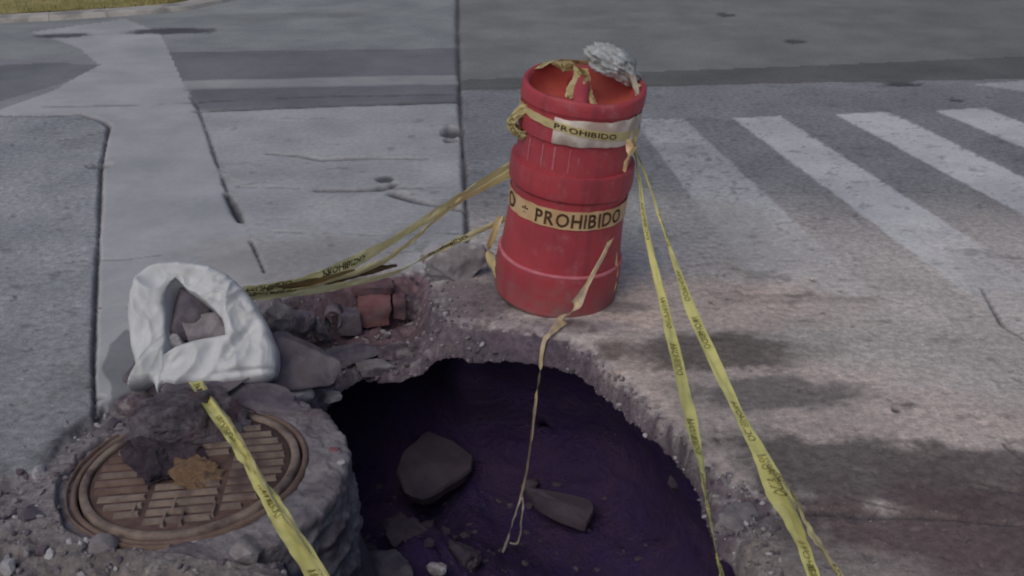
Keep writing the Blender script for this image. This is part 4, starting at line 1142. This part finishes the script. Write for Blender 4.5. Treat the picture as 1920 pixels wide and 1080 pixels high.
ribbon('cream tape strip hanging down the lower right side of the drum',
       [yp(1148, 400, 3.76), yp(1150, 440, 3.75), yp(1150, 480, 3.75), yp(1153, 520, 3.76), yp(1150, 545, 3.76)], [.03, .028, .03, .022, .008], [60, 75, 50, 80], seed=46, n=60, mat=M_tape_o, text=None)
# tape tied over the top
def D(x, y, z): return DM @ Vector((x, y, z))
zt_ = ztop
ribbon('yellow tape tied over the drum handle with ends pointing forward',
       [D(-.10, .12, zt_+.01), D(-.09, .05, zt_+.03), D(-.03, .04, zt_+.035), D(-.02, -.02, zt_+.02), D(-.045, -.09, zt_-.01), D(-.06, -.13, zt_-.02)],
       [.03, .045, .05, .045, .045, .02], [20, 70, 20, 50, 10], seed=51, mat=M_tape_w, n=90)
ribbon('second tape end draped from the drum handle to the front',
       [D(-.01, .06, zt_+.03), D(.0, .0, zt_+.03), D(.01, -.07, zt_-.0), D(.03, -.12, zt_-.03), D(.035, -.15, zt_-.04)],
       [.04, .05, .045, .035, .015], [10, 60, 20, 70], seed=52, mat=M_tape_o, n=70)
ribbon('short dark lettered tape end dangling into the drum top',
       [D(-.02, .03, zt_+.02), D(-.015, -.04, zt_+.0), D(-.02, -.10, zt_-.035), D(-.01, -.14, zt_-.05)],
       [.02, .028, .024, .02], [70, 20, 60], seed=53, mat=M_tape_w, n=60)
ribbon('tape stretched along the back rim of the drum',
       [D(-.17, .06, zt_+.01), D(-.11, .13, zt_+.02), D(-.03, .12, zt_+.03), D(.05, .07, zt_+.045), D(.12, .05, zt_+.03), D(.175, .03, zt_+.015), D(.19, -.02, zt_+.01)],
       [.02, .045, .045, .05, .045, .03, .012], [10, 40, 20, 45, 20], seed=54, mat=M_tape_w, n=110)
# crumpled plastic bag on the drum
bm = bmesh.new(); bmesh.ops.create_icosphere(bm, subdivisions=5, radius=1)
for v in bm.verts:
    c = v.co.copy()
    k = 1 + .22*mn.fractal(c*1.6 + Vector((3, 1, 8)), .8, 2, 3)
    rg = abs(mn.noise(c*4.5 + Vector((1, 9, 3)))); rg2 = abs(mn.noise(c*10 + Vector((5, 2, 3))))
    k += .30*rg - .10 + .14*rg2 + .10*abs(mn.noise(c*19)) + .16*mn.noise(Vector((c.x*2.2+8, c.y*2.2, c.z*5)))
    v.co = Vector((c.x*.104, c.y*.08, c.z*.050 - .035*max(0, c.x)**2))*k
pb = from_bm('plastic_bag', bm, M_bag2, smooth=True)
pb.location = D(.105, .085, ztop+.055); pb.rotation_euler = (.1, R(22), .1)
tag(pb, 'crumpled whitish plastic bag stuffed on the back right rim of the drum', 'plastic bag')

# ------------------------------------------------------------------ far kerb and verge
kl = [gp(a, b) for a, b in [(-420, 66), (0, 44), (180, 34), (330, 22), (400, 10), (470, -6), (560, -24), (700, -50)]]
kl = catmull(kl, 60, False)
def offs(L, d):
    out = []
    for i, p in enumerate(L):
        t = (L[min(i+1, len(L)-1)] - L[max(0, i-1)]).normalized(); out.append(p + Vector((-t.y, t.x, 0))*d)
    return out
kerb = empty('kerb', kl[0]); tag(kerb, kind='structure')
rows = [(0, 0), (.012, .035), (.03, .045), (.20, .048), (.21, .04), (.21, 0)]
LN = 60; seg = 6
for s0 in range(0, LN-1, seg):
    vs = []; fs = []; i1 = min(LN-1, s0+seg); cnt = i1-s0+1
    offl = [offs(kl, d) for d, z in rows]
    for i in range(s0, i1+1):
        for k, (d, z) in enumerate(rows):
            p = offl[k][i].copy(); p.z = z + .004*mn.noise(p*3)
            if i == i1 and i1 < LN-1: p = p.lerp(offl[k][i-1], .04); p.z = z
            vs.append(p - kl[0])
    m = len(rows)
    for i in range(cnt-1):
        for k in range(m-1): fs.append((i*m+k, (i+1)*m+k, (i+1)*m+k+1, i*m+k+1))
    fs.append(tuple(range(m))); fs.append(tuple((cnt-1)*m+k for k in range(m))[::-1])
    mesh('kerb_stone', vs, fs, M_kerb, kerb)
inn = offs(kl, .208); far = offs(kl, 30)
vs = []; fs = []; nr = 14
for i in range(LN):
    for k in range(nr):
        f = (k/(nr-1))**2; p = inn[i].lerp(far[i], f); vs.append((p.x, p.y, .045 + .03*mn.noise(p*1.3)))
for i in range(LN-1):
    for k in range(nr-1): fs.append((i*nr+k, (i+1)*nr+k, (i+1)*nr+k+1, i*nr+k+1))
vg = mesh('grass_verge', vs, fs, M_grass, smooth=True); tag(vg, kind='structure')
rnd = random.Random(9); vs = []; fs = []
for i in range(9000):
    k = rnd.uniform(0, LN-1.01); a = int(k); p = inn[a].lerp(inn[a+1], k-a); q = far[a]; p = p.lerp(q, rnd.random()**2*.08)
    h = rnd.uniform(.02, .06); a_ = rnd.uniform(0, 6.3); dx, dy = math.cos(a_)*.006, math.sin(a_)*.006
    b = len(vs); vs += [(p.x-dx, p.y-dy, .03), (p.x+dx, p.y+dy, .03), (p.x+rnd.uniform(-.03, .03), p.y+rnd.uniform(-.03, .03), .045+h)]; fs.append((b, b+1, b+2))
gg = mesh('grass', vs, fs, M_grass); tag(gg, 'dry yellow green grass on the verge behind the kerb', kind='stuff')
